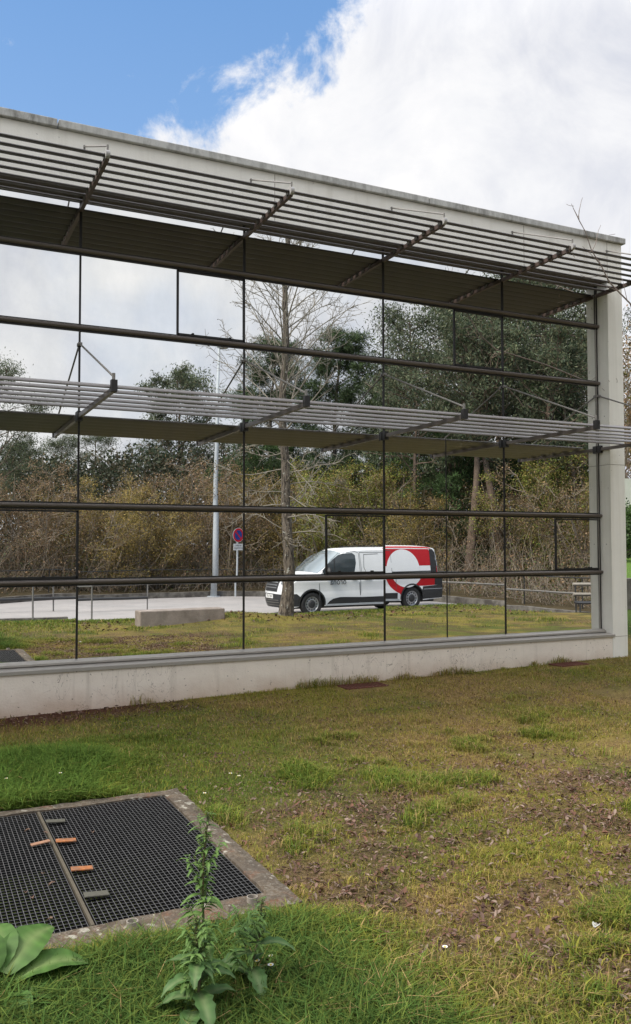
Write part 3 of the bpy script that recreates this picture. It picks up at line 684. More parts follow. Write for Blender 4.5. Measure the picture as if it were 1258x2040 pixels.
# body: top/front/rear shell + both sides in one mesh
def cut_poly(outline, step=.09):
    b = bmesh.new(); f = b.faces.new([b.verts.new((x, 0, z)) for x, z in outline])
    xs_ = [p[0] for p in outline]; zs_ = [p[1] for p in outline]
    x = min(xs_)+step
    while x < max(xs_):
        bmesh.ops.bisect_plane(b, geom=b.verts[:]+b.edges[:]+b.faces[:], plane_co=(x, 0, 0), plane_no=(1, 0, 0)); x += step
    z = min(zs_)+step
    while z < max(zs_):
        bmesh.ops.bisect_plane(b, geom=b.verts[:]+b.edges[:]+b.faces[:], plane_co=(0, 0, z), plane_no=(0, 0, 1)); z += step
    b.verts.index_update(); vs = [tuple(v_.co) for v_ in b.verts]; fs = [tuple(q.index for q in f.verts) for f in b.faces]; b.free(); return vs, fs
def side(mb, outline, off, sg=1, step=.09):
    vs, fs = cut_poly(outline, step)
    mb.add([(VX+x, VY+sg*(Wd(x, z)+off), VZ+z) for x, _, z in vs], fs)
def arch(cx, r=.405, n=14, cz=.335, zb=.27):
    a0 = math.asin(max(-1, (zb-cz)/r)); return [(cx+r*math.cos(a0+(math.pi-2*a0)*k/n), cz+r*math.sin(a0+(math.pi-2*a0)*k/n)) for k in range(n+1)]
F1, F2 = .93, 4.33
topline = [tuple(csamp(E_, k/3)) for k in range(3*NE+1)]
outline = topline+arch(F2)+arch(F1)
m = MB(); ns, nt_ = 3*NE, 16; k = nt_+1
m.add([shell(i/3, -1+2*j/nt_) for i in range(ns+1) for j in range(nt_+1)], [(i*k+j, i*k+j+1, (i+1)*k+j+1, (i+1)*k+j) for i in range(ns) for j in range(nt_)])
side(m, outline, 0, 1); side(m, outline, 0, -1)
m.build('body', MT['vanw'], VAN)
m = MB(); m.box2((VX+.45, VY-.70, VZ+.20), (VX+5.3, VY+.70, VZ+.80)); m.box2((VX+.5, VY-.90, VZ+.78), (VX+5.3, VY+.90, VZ+.84)); m.build('underbody', MT['vanb'], VAN)
def sp(name, outline, mt, off, step=.09, both=False, parent=VAN):
    m = MB(); side(m, outline, off, 1, step)
    if both: side(m, outline, off, -1, step)
    return m.build(name, mt, parent)
def strip(pts, w=.012):
    o_ = []; b_ = []
    for i, p in enumerate(pts):
        a = pts[max(i-1, 0)]; c = pts[min(i+1, len(pts)-1)]; dx, dz = c[0]-a[0], c[1]-a[1]; l = math.hypot(dx, dz) or 1
        o_.append((p[0]-dz/l*w/2, p[1]+dx/l*w/2)); b_.append((p[0]+dz/l*w/2, p[1]-dx/l*w/2))
    return o_+b_[::-1]
def arcp(cx, cz, r, a0, a1, n=24): return [(cx+r*math.cos(math.radians(a0+(a1-a0)*k/n)), cz+r*math.sin(math.radians(a0+(a1-a0)*k/n))) for k in range(n+1)]
# livery (facing side)
CX, CZ = 4.14, 1.25
sp('red_upper_livery', [(3.36, 1.37), (3.36, 1.70), (3.40, 1.79), (3.49, 1.862), (5.12, 1.855), (5.16, 1.80), (5.17, 1.37)], MT['vanr'], .003)
pts = arcp(CX, CZ, .81, 188, 250)+arcp(F2, .335, .41, 168, 62, 10)+[(4.80, .70), (5.18, .72), (5.20, 1.14)]
sp('red_lower_livery', [(3.34, 1.14)]+pts[1:], MT['vanr'], .003)
sp('white_disc_emblem', arcp(CX, CZ, .595, 0, 352, 47), MT['vanw'], .006)
patch('red_roof_livery', 10.2, 12.0, .75, .995, MT['vanr'], .004, 8, 8)
patch('red_roof_livery', 10.2, 12.0, -.995, -.75, MT['vanr'], .004, 8, 8)
# windows, seams
WIN = [(1.20, 1.31), (1.38, 1.47), (1.56, 1.62), (1.74, 1.73), (1.93, 1.785), (2.27, 1.80), (2.36, 1.74), (2.37, 1.52), (2.30, 1.27), (2.22, 1.235), (1.99, 1.215), (1.62, 1.165), (1.40, 1.155), (1.26, 1.20)]
w = sp('side_window', WIN, MT['vglass'], .005, .12, True)
sp('window_pillar', strip([(1.60, 1.17), (1.62, 1.64)], .03), MT['vanb'], .008, .2, False, w)
D1 = [(1.17, .42), (1.15, .8), (1.13, 1.18), (1.5, 1.60), (1.78, 1.80), (2.36, 1.845), (2.49, 1.80), (2.50, 1.2), (2.55, .45), (2.50, .33), (1.42, .33)]
sp('front_door_seam', strip(D1, .014), MT['seamd'], .004, .3)
sp('sliding_door_seam', strip([(2.56, .34), (2.55, 1.1), (2.52, 1.82), (3.72, 1.82), (3.74, 1.1), (3.76, .34)], .014), MT['seamd'], .0075, .3)
sp('pressed_panel_line', strip([(2.66, 1.76), (3.15, 1.775)], .014), MT['seamd'], .004, .3)
sp('pressed_panel_line', strip([(2.66, 1.76), (2.63, 1.4), (2.72, 1.2), (2.86, 1.13), (3.1, 1.12)], .014), MT['seamd'], .004, .3)
sp('side_rail', strip([(3.74, 1.19), (5.28, 1.20)], .035), MT['vanb'], .010, .3)
sp('lower_cladding', [(1.42, .33), (1.50, .41), (1.62, .47), (1.85, .51), (2.6, .49), (3.80, .50), (3.80, .33)], MT['vanb'], .006, .2, True)
sp('sill_strip', [(1.38, .275), (1.40, .325), (3.86, .325), (3.88, .275)], MT['lamp'], .004, .3, True)
a1 = arch(F1); fb = [(.245, .28), (.225, .42), (.215, .56), (.235, .63), (.45, .64), (F1-.405, .58)]
sp('front_bumper_side', fb+[(F1-.405*math.cos(math.radians(q)), .335+.405*math.sin(math.radians(q))) for q in (30, 15, 0, -8)], MT['vanb'], .006, .2, True)
sp('rear_bumper', [(F2+.41, .30), (F2+.405, .42), (F2+.36, .56), (F2+.40, .68), (5.30, .72), (5.49, .72), (5.47, .33)], MT['vanb'], .006, .2, True)
sp('rear_pillar', [(5.17, .72), (5.15, 1.86), (5.28, 1.85), (5.37, 1.76), (5.44, 1.2), (5.475, .72)], MT['vanb'], .007, .2, True)
sp('tail_light', [(5.38, 1.15), (5.38, 1.35), (5.42, 1.35), (5.43, 1.15)], MT['lensr'], .012, .2, True)
sp('marker_light', [(5.36, 1.52), (5.36, 1.60), (5.40, 1.60), (5.41, 1.52)], MT['lens'], .012, .2, True)
sp('bumper_line', strip([(4.75, .60), (5.47, .615)], .012), MT['lamp'], .010, .3)
h = sp('door_handle', strip([(2.68, 1.02), (2.92, 1.02)], .05), MT['vanb'], .02, .3)
h = sp('door_handle', strip([(2.24, 1.02), (2.42, 1.02)], .05), MT['vanb'], .02, .3)
for cx in (F1, F2):
    sp('arch_lip', strip([(cx+.415*math.cos(math.radians(q)), .335+.415*math.sin(math.radians(q))) for q in range(-5, 186, 10)], .045), MT['vanb'], .012, .3, True)
patch('rear_corner', 12.95, 15.2, .72, .995, MT['vanb'], .006, 8, 4); patch('rear_corner', 12.95, 15.2, -.995, -.72, MT['vanb'], .006, 8, 4)
patch('windscreen', 6.08, 7.92, -.88, .88, MT['wscreen'], .008)
patch('front_bumper', .05, 2.05, -.97, .97, MT['vanb'], .008)
gr = patch('grille', 2.35, 4.0, -.50, .50, MT['vanb'], .012)
for q in (2.75, 3.1, 3.45, 3.8): patch('grille_bar', q, q+.10, -.46, .46, MT['rim'], .022, 2, 12, gr)
for q in (.45, .8, 1.15): patch('intake_bar', q, q+.08, -.6, .6, MT['railgrey'], .018, 2, 12, gr)
for t0, t1 in ((.58, .97), (-.97, -.58)): patch('headlight', 3.35, 4.25, t0, t1, MT['lens'], .012, 8, 8)
textmesh('door_lettering', 'orona', .25, MT['grey'], VAN, Matrix.Translation((VX+1.78, VY+.99, VZ+.955)) @ face, .002, .92)
m = MB(); m.box2((VX-.035, VY-.26, VZ+.50), (VX-.02, VY+.26, VZ+.61)); npl = m.build('number_plate', MT['signw'], VAN)
fx = Matrix(((0, 0, -1, 0), (-1, 0, 0, 0), (0, 1, 0, 0), (0, 0, 0, 1)))
textmesh('plate_number', '4817 LPZ', .10, MT['black'], npl, Matrix.Translation((VX-.037, VY, VZ+.555)) @ fx, .0005)
for sg in (1, -1):
    m = MB(); b_ = bmesh.new(); bmesh.ops.create_cube(b_, size=1); bmesh.ops.bevel(b_, geom=b_.edges[:], offset=.2, segments=3, affect='EDGES')
    b_.verts.index_update(); m.add([(VX+1.36+v_.co.x*.14, VY+sg*(1.10+v_.co.y*.20), VZ+1.27+v_.co.z*.26) for v_ in b_.verts], [tuple(q.index for q in f.verts) for f in b_.faces]); b_.free()
    mr = m.build('wing_mirror', MT['vanb'], VAN, smooth=True)
m = MB(); m.tube([(VX+2.6, VY+.55, VZ+1.99), (VX+3.4, VY+.55, VZ+2.0)], .012, 6); m.tube([(VX+2.6, VY-.55, VZ+1.99), (VX+3.4, VY-.55, VZ+2.0)], .012, 6); m.build('roof_rail', MT['vanb'], VAN)
def lathe(cx, cy, cz, prof, sg, s=32):
    m = MB(); vs = [(cx+r*math.cos(2*math.pi*k/s), cy+sg*y, cz+r*math.sin(2*math.pi*k/s)) for r, y in prof for k in range(s)]
    m.add(vs, [(j*s+k, j*s+(k+1) % s, (j+1)*s+(k+1) % s, (j+1)*s+k) for j in range(len(prof)-1) for k in range(s)]); return m
for cx in (F1, F2):
    for sg in (1, -1):
        a = (VX+cx, VY, VZ+.336)
        wh = lathe(*a, [(.20, .72), (.31, .72), (.33, .74), (.336, .80), (.336, .90), (.325, .935), (.30, .948), (.24, .945), (.215, .935)], sg).build('wheel', MT['tyre'], VAN, smooth=True)
        lathe(*a, [(.218, .934), (.205, .938), (.195, .925), (.185, .90), (.15, .915), (.125, .925), (.11, .92)], sg).build('rim', MT['rim'], wh, smooth=True)
        lathe(*a, [(.112, .921), (.10, .945), (.06, .955), (.001, .957)], sg).build('hub_cap', MT['vanb'], wh, smooth=True)
        m = MB()
        for k in range(12):
            an = 2*math.pi*k/12; m.tube([(a[0]+.162*math.cos(an), a[1]+sg*.90, a[2]+.162*math.sin(an)), (a[0]+.162*math.cos(an), a[1]+sg*.922, a[2]+.162*math.sin(an))], .018, 8)
        m.build('rim_hole', MT['vanb'], wh)

# ------------------------------------------------------------------ vegetation helpers
def tubes_np(polys, sides=5):
    Vs, Fs, n0 = [], [], 0
    for pts, rad in polys:
        pts = np.asarray(pts, float); rad = np.asarray(rad, float); n = len(pts)
        tg = np.gradient(pts, axis=0); tg /= np.linalg.norm(tg, axis=1)[:, None]+1e-9
        ref = np.array([0, 0, 1.]) if abs(tg[0, 2]) < .8 else np.array([1., 0, 0])
        a = np.cross(tg, ref); a /= np.linalg.norm(a, axis=1)[:, None]+1e-9; b = np.cross(tg, a)
        an = 2*np.pi*np.arange(sides)/sides
        Vs.append((pts[:, None]+rad[:, None, None]*(a[:, None]*np.cos(an)[None, :, None]+b[:, None]*np.sin(an)[None, :, None])).reshape(-1, 3))
        i = np.arange(n-1)[:, None]*sides; k = np.arange(sides)[None]; k2 = (k+1) % sides
        Fs.append((n0+np.stack([i+k, i+k2, i+sides+k2, i+sides+k], 2)).reshape(-1, 4)); n0 += n*sides
    return np.concatenate(Vs), np.concatenate(Fs)
def wig(r, p0, d, ln, n, wander, pull, r0, r1):
    """one branch: n+1 points from p0 along d, pull = vector added each step"""
    pts = [np.array(p0, float)]; d = np.array(d, float); d /= np.linalg.norm(d); st = ln/n
    for i in range(n):
        d = d+r.normal(0, wander, 3)+np.asarray(pull)*st; d /= np.linalg.norm(d); pts.append(pts[-1]+d*st)
    return np.array(pts), np.linspace(r0, r1, n+1)
def sdir(r, az, el): return np.array([math.cos(az)*math.cos(el), math.sin(az)*math.cos(el), math.sin(el)])
def side_of(r, d, ang):
    d = d/np.linalg.norm(d); q = r.normal(0, 1, 3); q -= q.dot(d)*d; q /= np.linalg.norm(q); return d*math.cos(ang)+q*math.sin(ang)
def leafquads(P, r, ln, wd, droop=0., flat=.0):
    n = len(P); d = r.normal(0, 1, (n, 3)); d[:, 2] = d[:, 2]*(1-flat)-droop; d /= np.linalg.norm(d, axis=1)[:, None]
    q = r.normal(0, 1, (n, 3)); q -= (q*d).sum(1)[:, None]*d; q /= np.linalg.norm(q, axis=1)[:, None]
    s = r.uniform(.6, 1.3, n)[:, None]; l = ln*s; w = wd*s
    V = np.stack([P, P+d*l*.5+q*w*.5, P+d*l, P+d*l*.5-q*w*.5], 1).reshape(-1, 3)
    return V, np.arange(4*n).reshape(-1, 4)
def colvar(r, n, cols, var=.35, per=4):
    cols = np.array(cols); i = r.randint(0, len(cols), n); c = cols[i]*(1+r.uniform(-var, var, (n, 1))); return np.repeat(c, per, 0)
hidden = []
def proto(name, label, cat, group): return thing(name, label, cat, (0, 0, 0), group)

def make_euc(seed, H=15., R=3.2, tr=.22, nleaf=24000, cols=((.085, .11, .06), (.11, .13, .07), (.06, .085, .05), (.14, .145, .08)), label='', low=.35, group='tall evergreen trees beyond the road'):
    r = np.random.RandomState(seed); polys = []; tips = []
    tp, tr_ = wig(r, (0, 0, -.3), (0, 0, 1), H*.93, 14, .045, (0, 0, .05), tr, .03); polys.append((tp, tr_))
    nb = 26
    for i in range(nb):
        f = low+(1-low)*(i+.5)/nb; k = min(int(f*14), 13); p0 = tp[k]+(tp[k+1]-tp[k])*(f*14-k)
        az = i*2.4+r.uniform(-.5, .5); env = math.sin(min(1, (1.02-f)/(1-low)*1.15+.12)*math.pi*.62)
        ln = R*env*r.uniform(.65, 1.15)
        bp, br = wig(r, p0, sdir(r, az, r.uniform(.35, .85)), ln, 6, .14, (0, 0, .02), tr*.33*(1.1-f*.7), .012); polys.append((bp, br))
        for j in range(5):
            k2 = r.randint(2, 7); sp_, sr = wig(r, bp[k2], side_of(r, bp[k2]-bp[k2-1], r.uniform(.4, 1.0)), ln*r.uniform(.25, .5), 4, .2, (0, 0, .1), .02, .006); polys.append((sp_, sr)); tips.append(sp_[-1]); tips.append(sp_[2])
        tips.append(bp[-1])
    tips.append(tp[-1]); tips = np.array(tips); root = proto('eucalyptus_tree', label, 'tree', group)
    V_, F_ = tubes_np(polys, 7); npmesh('trunk', V_, F_, MT['bark2'], root, smooth=True)
    w = r.uniform(.3, 1.4, len(tips)); w /= w.sum(); idx = r.choice(len(tips), nleaf, p=w); cs = r.uniform(.14, .42, len(tips))*R/3.2
    P = tips[idx]+r.normal(0, 1, (nleaf, 3))*cs[idx][:, None]*np.array([1, 1, .62])
    V_, F_ = leafquads(P, r, .165, .05, .55); tone = r.uniform(.6, 1.5, len(tips))[idx]
    npmesh('crown', V_, F_, MT['leaf'], root, colvar(r, nleaf, cols)*np.repeat(tone, 4)[:, None]); return root
def make_pine(seed, H=13., R=2.6, label='', low=.3, cols=((.06, .095, .035), (.08, .12, .045), (.045, .07, .03)), group='tall evergreen trees beyond the road', ntuft=3000):
    r = np.random.RandomState(seed); polys = []; tips = []
    tp, tr_ = wig(r, (0, 0, -.3), (0, 0, 1), H*.95, 12, .04, (0, 0, .04), .20, .03); polys.append((tp, tr_))
    for i in range(38):
        f = low+(1-low)*(i+.5)/38; k = min(int(f*12), 11); p0 = tp[k]+(tp[k+1]-tp[k])*(f*12-k); ln = R*(1.05-f)**.55*r.uniform(.6, 1.15)*1.1
        bp, br = wig(r, p0, sdir(r, i*2.4+r.uniform(-.4, .4), r.uniform(.05, .5)), ln, 6, .10, (0, 0, .12), .045*(1.2-f), .012); polys.append((bp, br))
        for j in range(5):
            k2 = r.randint(2, 7); sp_, sr = wig(r, bp[k2], side_of(r, bp[k2]-bp[k2-1], r.uniform(.4, 1.1)), ln*r.uniform(.2, .4), 3, .15, (0, 0, .5), .015, .006); polys.append((sp_, sr)); tips.append(sp_[-1]); tips.append(sp_[1])
        tips.append(bp[-1])
    tips = np.array(tips); root = proto('pine_tree', label, 'tree', group)
    V_, F_ = tubes_np(polys, 6); npmesh('trunk', V_, F_, MT['bark2'], root, smooth=True)
    idx = r.randint(0, len(tips), ntuft); C0 = tips[idx]+r.normal(0, 1, (ntuft, 3))*np.array([.28, .28, .16]); nn = 11
    P = np.repeat(C0, nn, 0)+r.normal(0, .03, (ntuft*nn, 3)); V_, F_ = leafquads(P, r, .24, .026, -.45)
    tone = np.repeat(r.uniform(.55, 1.5, len(tips))[idx], nn*4)[:, None]
    npmesh('crown', V_, F_, MT['leaf'], root, colvar(r, ntuft*nn, cols)*tone); return root
def make_bush(seed, H, R, kind, label, nleaf, cols, size=.06, stems=9, group='half bare trees along the far roadside', name='budding_tree'):
    r = np.random.RandomState(seed); polys = []; tips = []
    for s_ in range(stems):
        az = s_*2.4+r.uniform(-.6, .6); sp0 = np.array([r.normal(0, R*.18), r.normal(0, R*.18), -.2])
        tp, tr_ = wig(r, sp0, sdir(r, az, r.uniform(.9, 1.45)), H*r.uniform(.65, 1.02), 8, .09, (0, 0, .06), r.uniform(.03, .07), .010); polys.append((tp, tr_))
        for i in range(13):
            k = r.randint(1, 9); ln = R*r.uniform(.3, .75)*(1.25-k/8*.7)
            bp, br = wig(r, tp[k], side_of(r, tp[k]-tp[k-1], r.uniform(.5, 1.2)), ln, 5, .22, (0, 0, .08), .018, .006); polys.append((bp, br))
            for j in range(6):
                k2 = r.randint(1, 6); q, qr = wig(r, bp[k2], side_of(r, bp[k2]-bp[k2-1], r.uniform(.4, 1.2)), ln*r.uniform(.2, .55), 3, .3, (0, 0, .05), .008, .004); polys.append((q, qr)); tips += [q[-1], q[1], q[2]]
            tips.append(bp[-1]); tips.append(bp[3])
    tips = np.array(tips); root = proto(name, label, 'tree', group)
    V_, F_ = tubes_np(polys, 3); npmesh('branches', V_, F_, MT['twig'], root)
    idx = r.randint(0, len(tips), nleaf); P = tips[idx]+r.normal(0, 1, (nleaf, 3))*.13
    V_, F_ = leafquads(P, r, size, size*.6, .2); tone = np.repeat(r.uniform(.6, 1.4, len(tips))[idx], 4)[:, None]
    npmesh('leaves', V_, F_, MT['leaf'], root, colvar(r, nleaf, cols)*tone); return root

OCH = ((.32, .24, .07), (.25, .19, .055), (.38, .27, .09), (.18, .16, .05))
BRN = ((.27, .17, .09), (.20, .13, .075), (.32, .215, .12), (.17, .14, .07))
YG = ((.24, .28, .055), (.19, .23, .045), (.30, .31, .075), (.14, .16, .045))
P_E1 = make_euc(1, 15, 4.2, nleaf=17000); P_E2 = make_euc(2, 15, 4.6, tr=.27, nleaf=20000, low=.25); P_E3 = make_euc(3, 12, 2.7, tr=.14, nleaf=17000, low=.5)
P_P1 = make_pine(7, R=3.4, ntuft=4600); P_P2 = make_pine(8, 8.5, 3.0, low=.12, cols=((.07, .13, .04), (.09, .15, .05), (.05, .085, .03)))
P_B1 = make_bush(11, 6.0, 2.6, 'b', '', 17000, BRN, .06, 10); P_B2 = make_bush(12, 5.0, 2.4, 'b', '', 15000, BRN+((.16, .14, .04),), .06, 9)
P_O1 = make_bush(13, 4.8, 2.5, 'o', '', 20000, OCH, .07, 9); P_O2 = make_bush(14, 6.2, 2.6, 'o', '', 28000, YG+OCH[:2], .075, 9)
for q in (P_E1, P_E2, P_E3, P_P1, P_P2, P_B1, P_B2, P_O1, P_O2): q['used'] = 0
def place(pr, x, y, H, H0, label, rz, zb=-.15):
    if pr['used'] == 0:
        o = pr; o.location = (x, y, zb); o.rotation_euler = (0, 0, rz); o.scale = (H/H0,)*3; o['label'] = label; pr['used'] = 1
    else: o = copy_tree(pr, (x, y, zb), rz, H/H0, label); 
    return o
TREES = [
 (P_E1, 15, 3.1, -33, 10.9, 'dark eucalyptus cut by the left edge of the glass, farthest left of the tall trees'),
 (P_E3, 12, 5.2, -38, 7.9, 'thin low eucalyptus far behind, just right of the farthest left tall tree'),
 (P_E1, 15, 7.6, -40, 8.4, 'dark bluish eucalyptus behind the reddish brown trees at left'),
 (P_E1, 15, 10.2, -42, 9.2, 'dark eucalyptus rising straight behind the ochre bush at left'),
 (P_E2, 15, 13.0, -42, 8.8, 'broad dark eucalyptus low on the skyline left of the slender peak'),
 (P_E3, 12, 14.6, -40, 13.4, 'slender eucalyptus whose crown peaks alone against the sky left of the lamp post'),
 (P_E1, 15, 18.0, -43, 10.0, 'dark eucalyptus on the skyline right behind the lamp post'),
 (P_P1, 13, 17.3, -32, 13.0, 'umbrella topped pine seen directly behind the crown of the bare tree'),
 (P_P1, 13, 20.0, -30, 13.3, 'tall pine with a rounded top right of the bare tree trunk'),
 (P_P1, 13, 23.9, -34, 13.2, 'pine farther back between the rounded pine and the first tall eucalyptus'),
 (P_E1, 15, 22.5, -28, 14.8, 'open crowned tall eucalyptus above the rear of the van, sky showing through it'),
 (P_E2, 15, 24.0, -26, 15.6, 'dense tall eucalyptus right of the van, second of the big ones'),
 (P_E2, 15, 27.2, -27, 17.0, 'tallest dark eucalyptus of the wood, above the thick brown trunks'),
 (P_E1, 15, 27.4, -24, 16.5, 'tall eucalyptus in front of the tallest one, toward the bench'),
 (P_E2, 15, 28.0, -21.5, 16.5, 'bushy tall eucalyptus straight above the bench'),
 (P_E1, 15, 28.6, -19, 16.0, 'last tall eucalyptus at the right, next to the concrete pillar'),
 (P_P2, 8.5, 22.2, -23, 8.9, 'low bright green pine standing before the tall eucalyptuses'),
 (P_E2, 15, 33.1, -33, 18.5, 'far eucalyptus filling the gap deep in the right hand wood'),
 (P_E1, 15, 31.0, -28, 17.0, 'far dark eucalyptus behind the tallest one'),
 (P_E2, 15, 33.0, -21.0, 17.0, 'far eucalyptus deep in the wood behind the bench'),
 (P_P2, 8.5, 26.0, -20.5, 9.5, 'broad green pine in the shade between the brown trunks'),
 (P_P2, 8.5, 16.5, -31, 7.5, 'low dark pine behind the ochre trees near the bare tree'),
 (P_B1, 6, 3.6, -27, 5.9, 'reddish brown leafless tree at the far left of the roadside row'),
 (P_B1, 6, 1.3, -27.5, 6.0, 'reddish brown leafless tree cut off at the left edge'),
 (P_B2, 5, 5.3, -26.8, 5.0, 'lower reddish brown tree left of the ochre bush'),
 (P_B1, 6, 10.5, -27.5, 6.4, 'brown budding tree between the ochre bush and the lamp post'),
 (P_B2, 5, 12.6, -27.6, 6.5, 'brown budding tree right behind the lamp post'),
 (P_B1, 6, 15.2, -28.4, 6.0, 'brown budding tree behind the no parking sign'),
 (P_B2, 5, 17.8, -28.8, 5.7, 'brown budding tree behind the nose of the van'),
 (P_B1, 6, 20.4, -24.5, 6.3, 'brown budding tree above the red emblem of the van'),
 (P_B2, 5, 21.4, -22, 5.2, 'brown twiggy tree just right of the rear of the van'),
 (P_B1, 6, 22.0, -18.6, 5.0, 'brown twiggy tree around the thick bare trunks'),
 (P_B2, 5, 22.8, -15.2, 5.0, 'brown twiggy tree right behind the bench'),
 (P_O1, 4.8, 7.7, -26.9, 4.7, 'rounded ochre bush covered in yellow buds, left of the lamp post'),
 (P_O1, 4.8, 6.0, -28.4, 3.9, 'smaller ochre bush behind the rounded one'),
 (P_O1, 4.8, 9.5, -27.2, 4.2, 'ochre bush just right of the rounded one'),
 (P_O1, 4.8, 14.0, -28.6, 5.1, 'ochre tree behind the round road sign'),
 (P_O2, 6.2, 16.8, -25.2, 6.1, 'yellow green tree right of the bare tree, above the windscreen of the van'),
 (P_O2, 6.2, 18.8, -25.0, 6.5, 'yellow green tree above the middle of the van roof'),
 (P_O1, 4.8, 15.6, -26.6, 4.6, 'ochre bush low behind the trunk of the bare tree'),
 (P_O1, 4.8, 19.5, -21.5, 4.0, 'ochre bush just above the rear wheel of the van'),
 (P_O2, 6.2, 23.2, -18, 6.0, 'yellow green tree over the bench, left one of the two'),
 (P_O2, 6.2, 23.9, -15.6, 6.3, 'yellow green tree over the bench, beside the pillar'),
 (P_B2, 5, 24.8, -15.0, 6.0, 'brown twiggy tree behind the yellow green pair over the bench'),
]
rt = random.Random(21)
for pr, H0, x, y, H, lab in TREES: place(pr, x, y, H, H0, lab, rt.uniform(0, 6.28))
# thick bare trunks at the wood edge
for x, y, H, rr, lab in ((21.0, -20, 12, .24, 'thick reddish brown trunk, left one of the three right of the van'), (22.4, -19.3, 12.5, .22, 'thick reddish brown trunk, middle one of the three right of the van'), (23.9, -18.6, 11.5, .20, 'thick brown trunk nearest the bench, right one of the three'),
                         (19.6, -22.5, 11, .13, 'slender dark trunk just right of the van roof'), (21.7, -21, 12, .12, 'slender trunk between the left two thick trunks'), (25.2, -17.5, 11, .12, 'slender trunk behind the bench')):
    o = make_euc(int(x*10), H, 2.2, tr=rr, nleaf=7000, low=.5, label=lab, group='thick trunked trees at the wood edge'); o.location = (x, y, -.2); o.name = 'trunked_tree'

# undergrowth behind the fence: countless stems and leaves
r = np.random.RandomState(77); polys = []; LP = []
KPn = np.array(resample(FP, .25))
for i in range(2600):
    a = KPn[r.randint(0, len(KPn))]; k = r.randint(0, len(KPn)-1); dv = KPn[k+1]-KPn[k]; nv = np.array([dv[1], -dv[0]])/np.hypot(*dv)
    if nv @ (KPn[k]-np.array([8., -12.])) < 0: nv = -nv
    b0 = KPn[k]+nv*(.15+abs(r.normal(0, 2.6))); q, qr = wig(r, (b0[0], b0[1], -.2), sdir(r, r.uniform(0, 6.28), r.uniform(.5, 1.5)), r.uniform(.5, 2.8), 5, .22, (0, 0, .05), r.uniform(.006, .016), .003); polys.append((q, qr)); LP.append(q[r.randint(1, 6, 9)])
V_, F_ = tubes_np(polys, 3); o = npmesh('undergrowth_stems', V_, F_, MT['twig']); tag(o, 'tangled bare stems of undergrowth behind the roadside fence', 'undergrowth', kind='stuff')
P = np.concatenate(LP); P = P+r.normal(0, .12, P.shape); V_, F_ = leafquads(P, r, .08, .045, .2)
o = npmesh('undergrowth_leaves', V_, F_, MT['leaf'], col=colvar(r, len(P), BRN+((.07, .10, .03), (.10, .12, .03)))); tag(o, 'small brown and green leaves of the undergrowth behind the fence', 'undergrowth', kind='stuff')
# far wood closing the view
n = 210000; ang = r.uniform(-.25, 1.25, n); dist = r.uniform(47, 60, n); ht = 5.0+.6*np.sin(ang*9)+3.4*fbm(ang*14, ang*3, 1.0, 5)+np.clip(ang, 0, 2)*2.0
P = np.stack([np.sin(ang)*dist, D-np.cos(ang)*dist-0, np.clip(r.uniform(0, 1, n)**.8*ht-.3, -.3, 30)], 1)
V_, F_ = leafquads(P, r, .25, .13, .3); tone = np.repeat(.5+1.0*fbm(P[:, 0]*1.0+P[:, 2], P[:, 1]+P[:, 2]*2, .6, 4), 4)[:, None]
o = npmesh('far_wood', V_, F_, MT['leaf'], col=colvar(r, n, ((.05, .07, .04), (.075, .085, .048), (.10, .085, .052)))*tone); tag(o, 'dark mass of woodland far behind the roadside trees', 'woodland', kind='stuff')

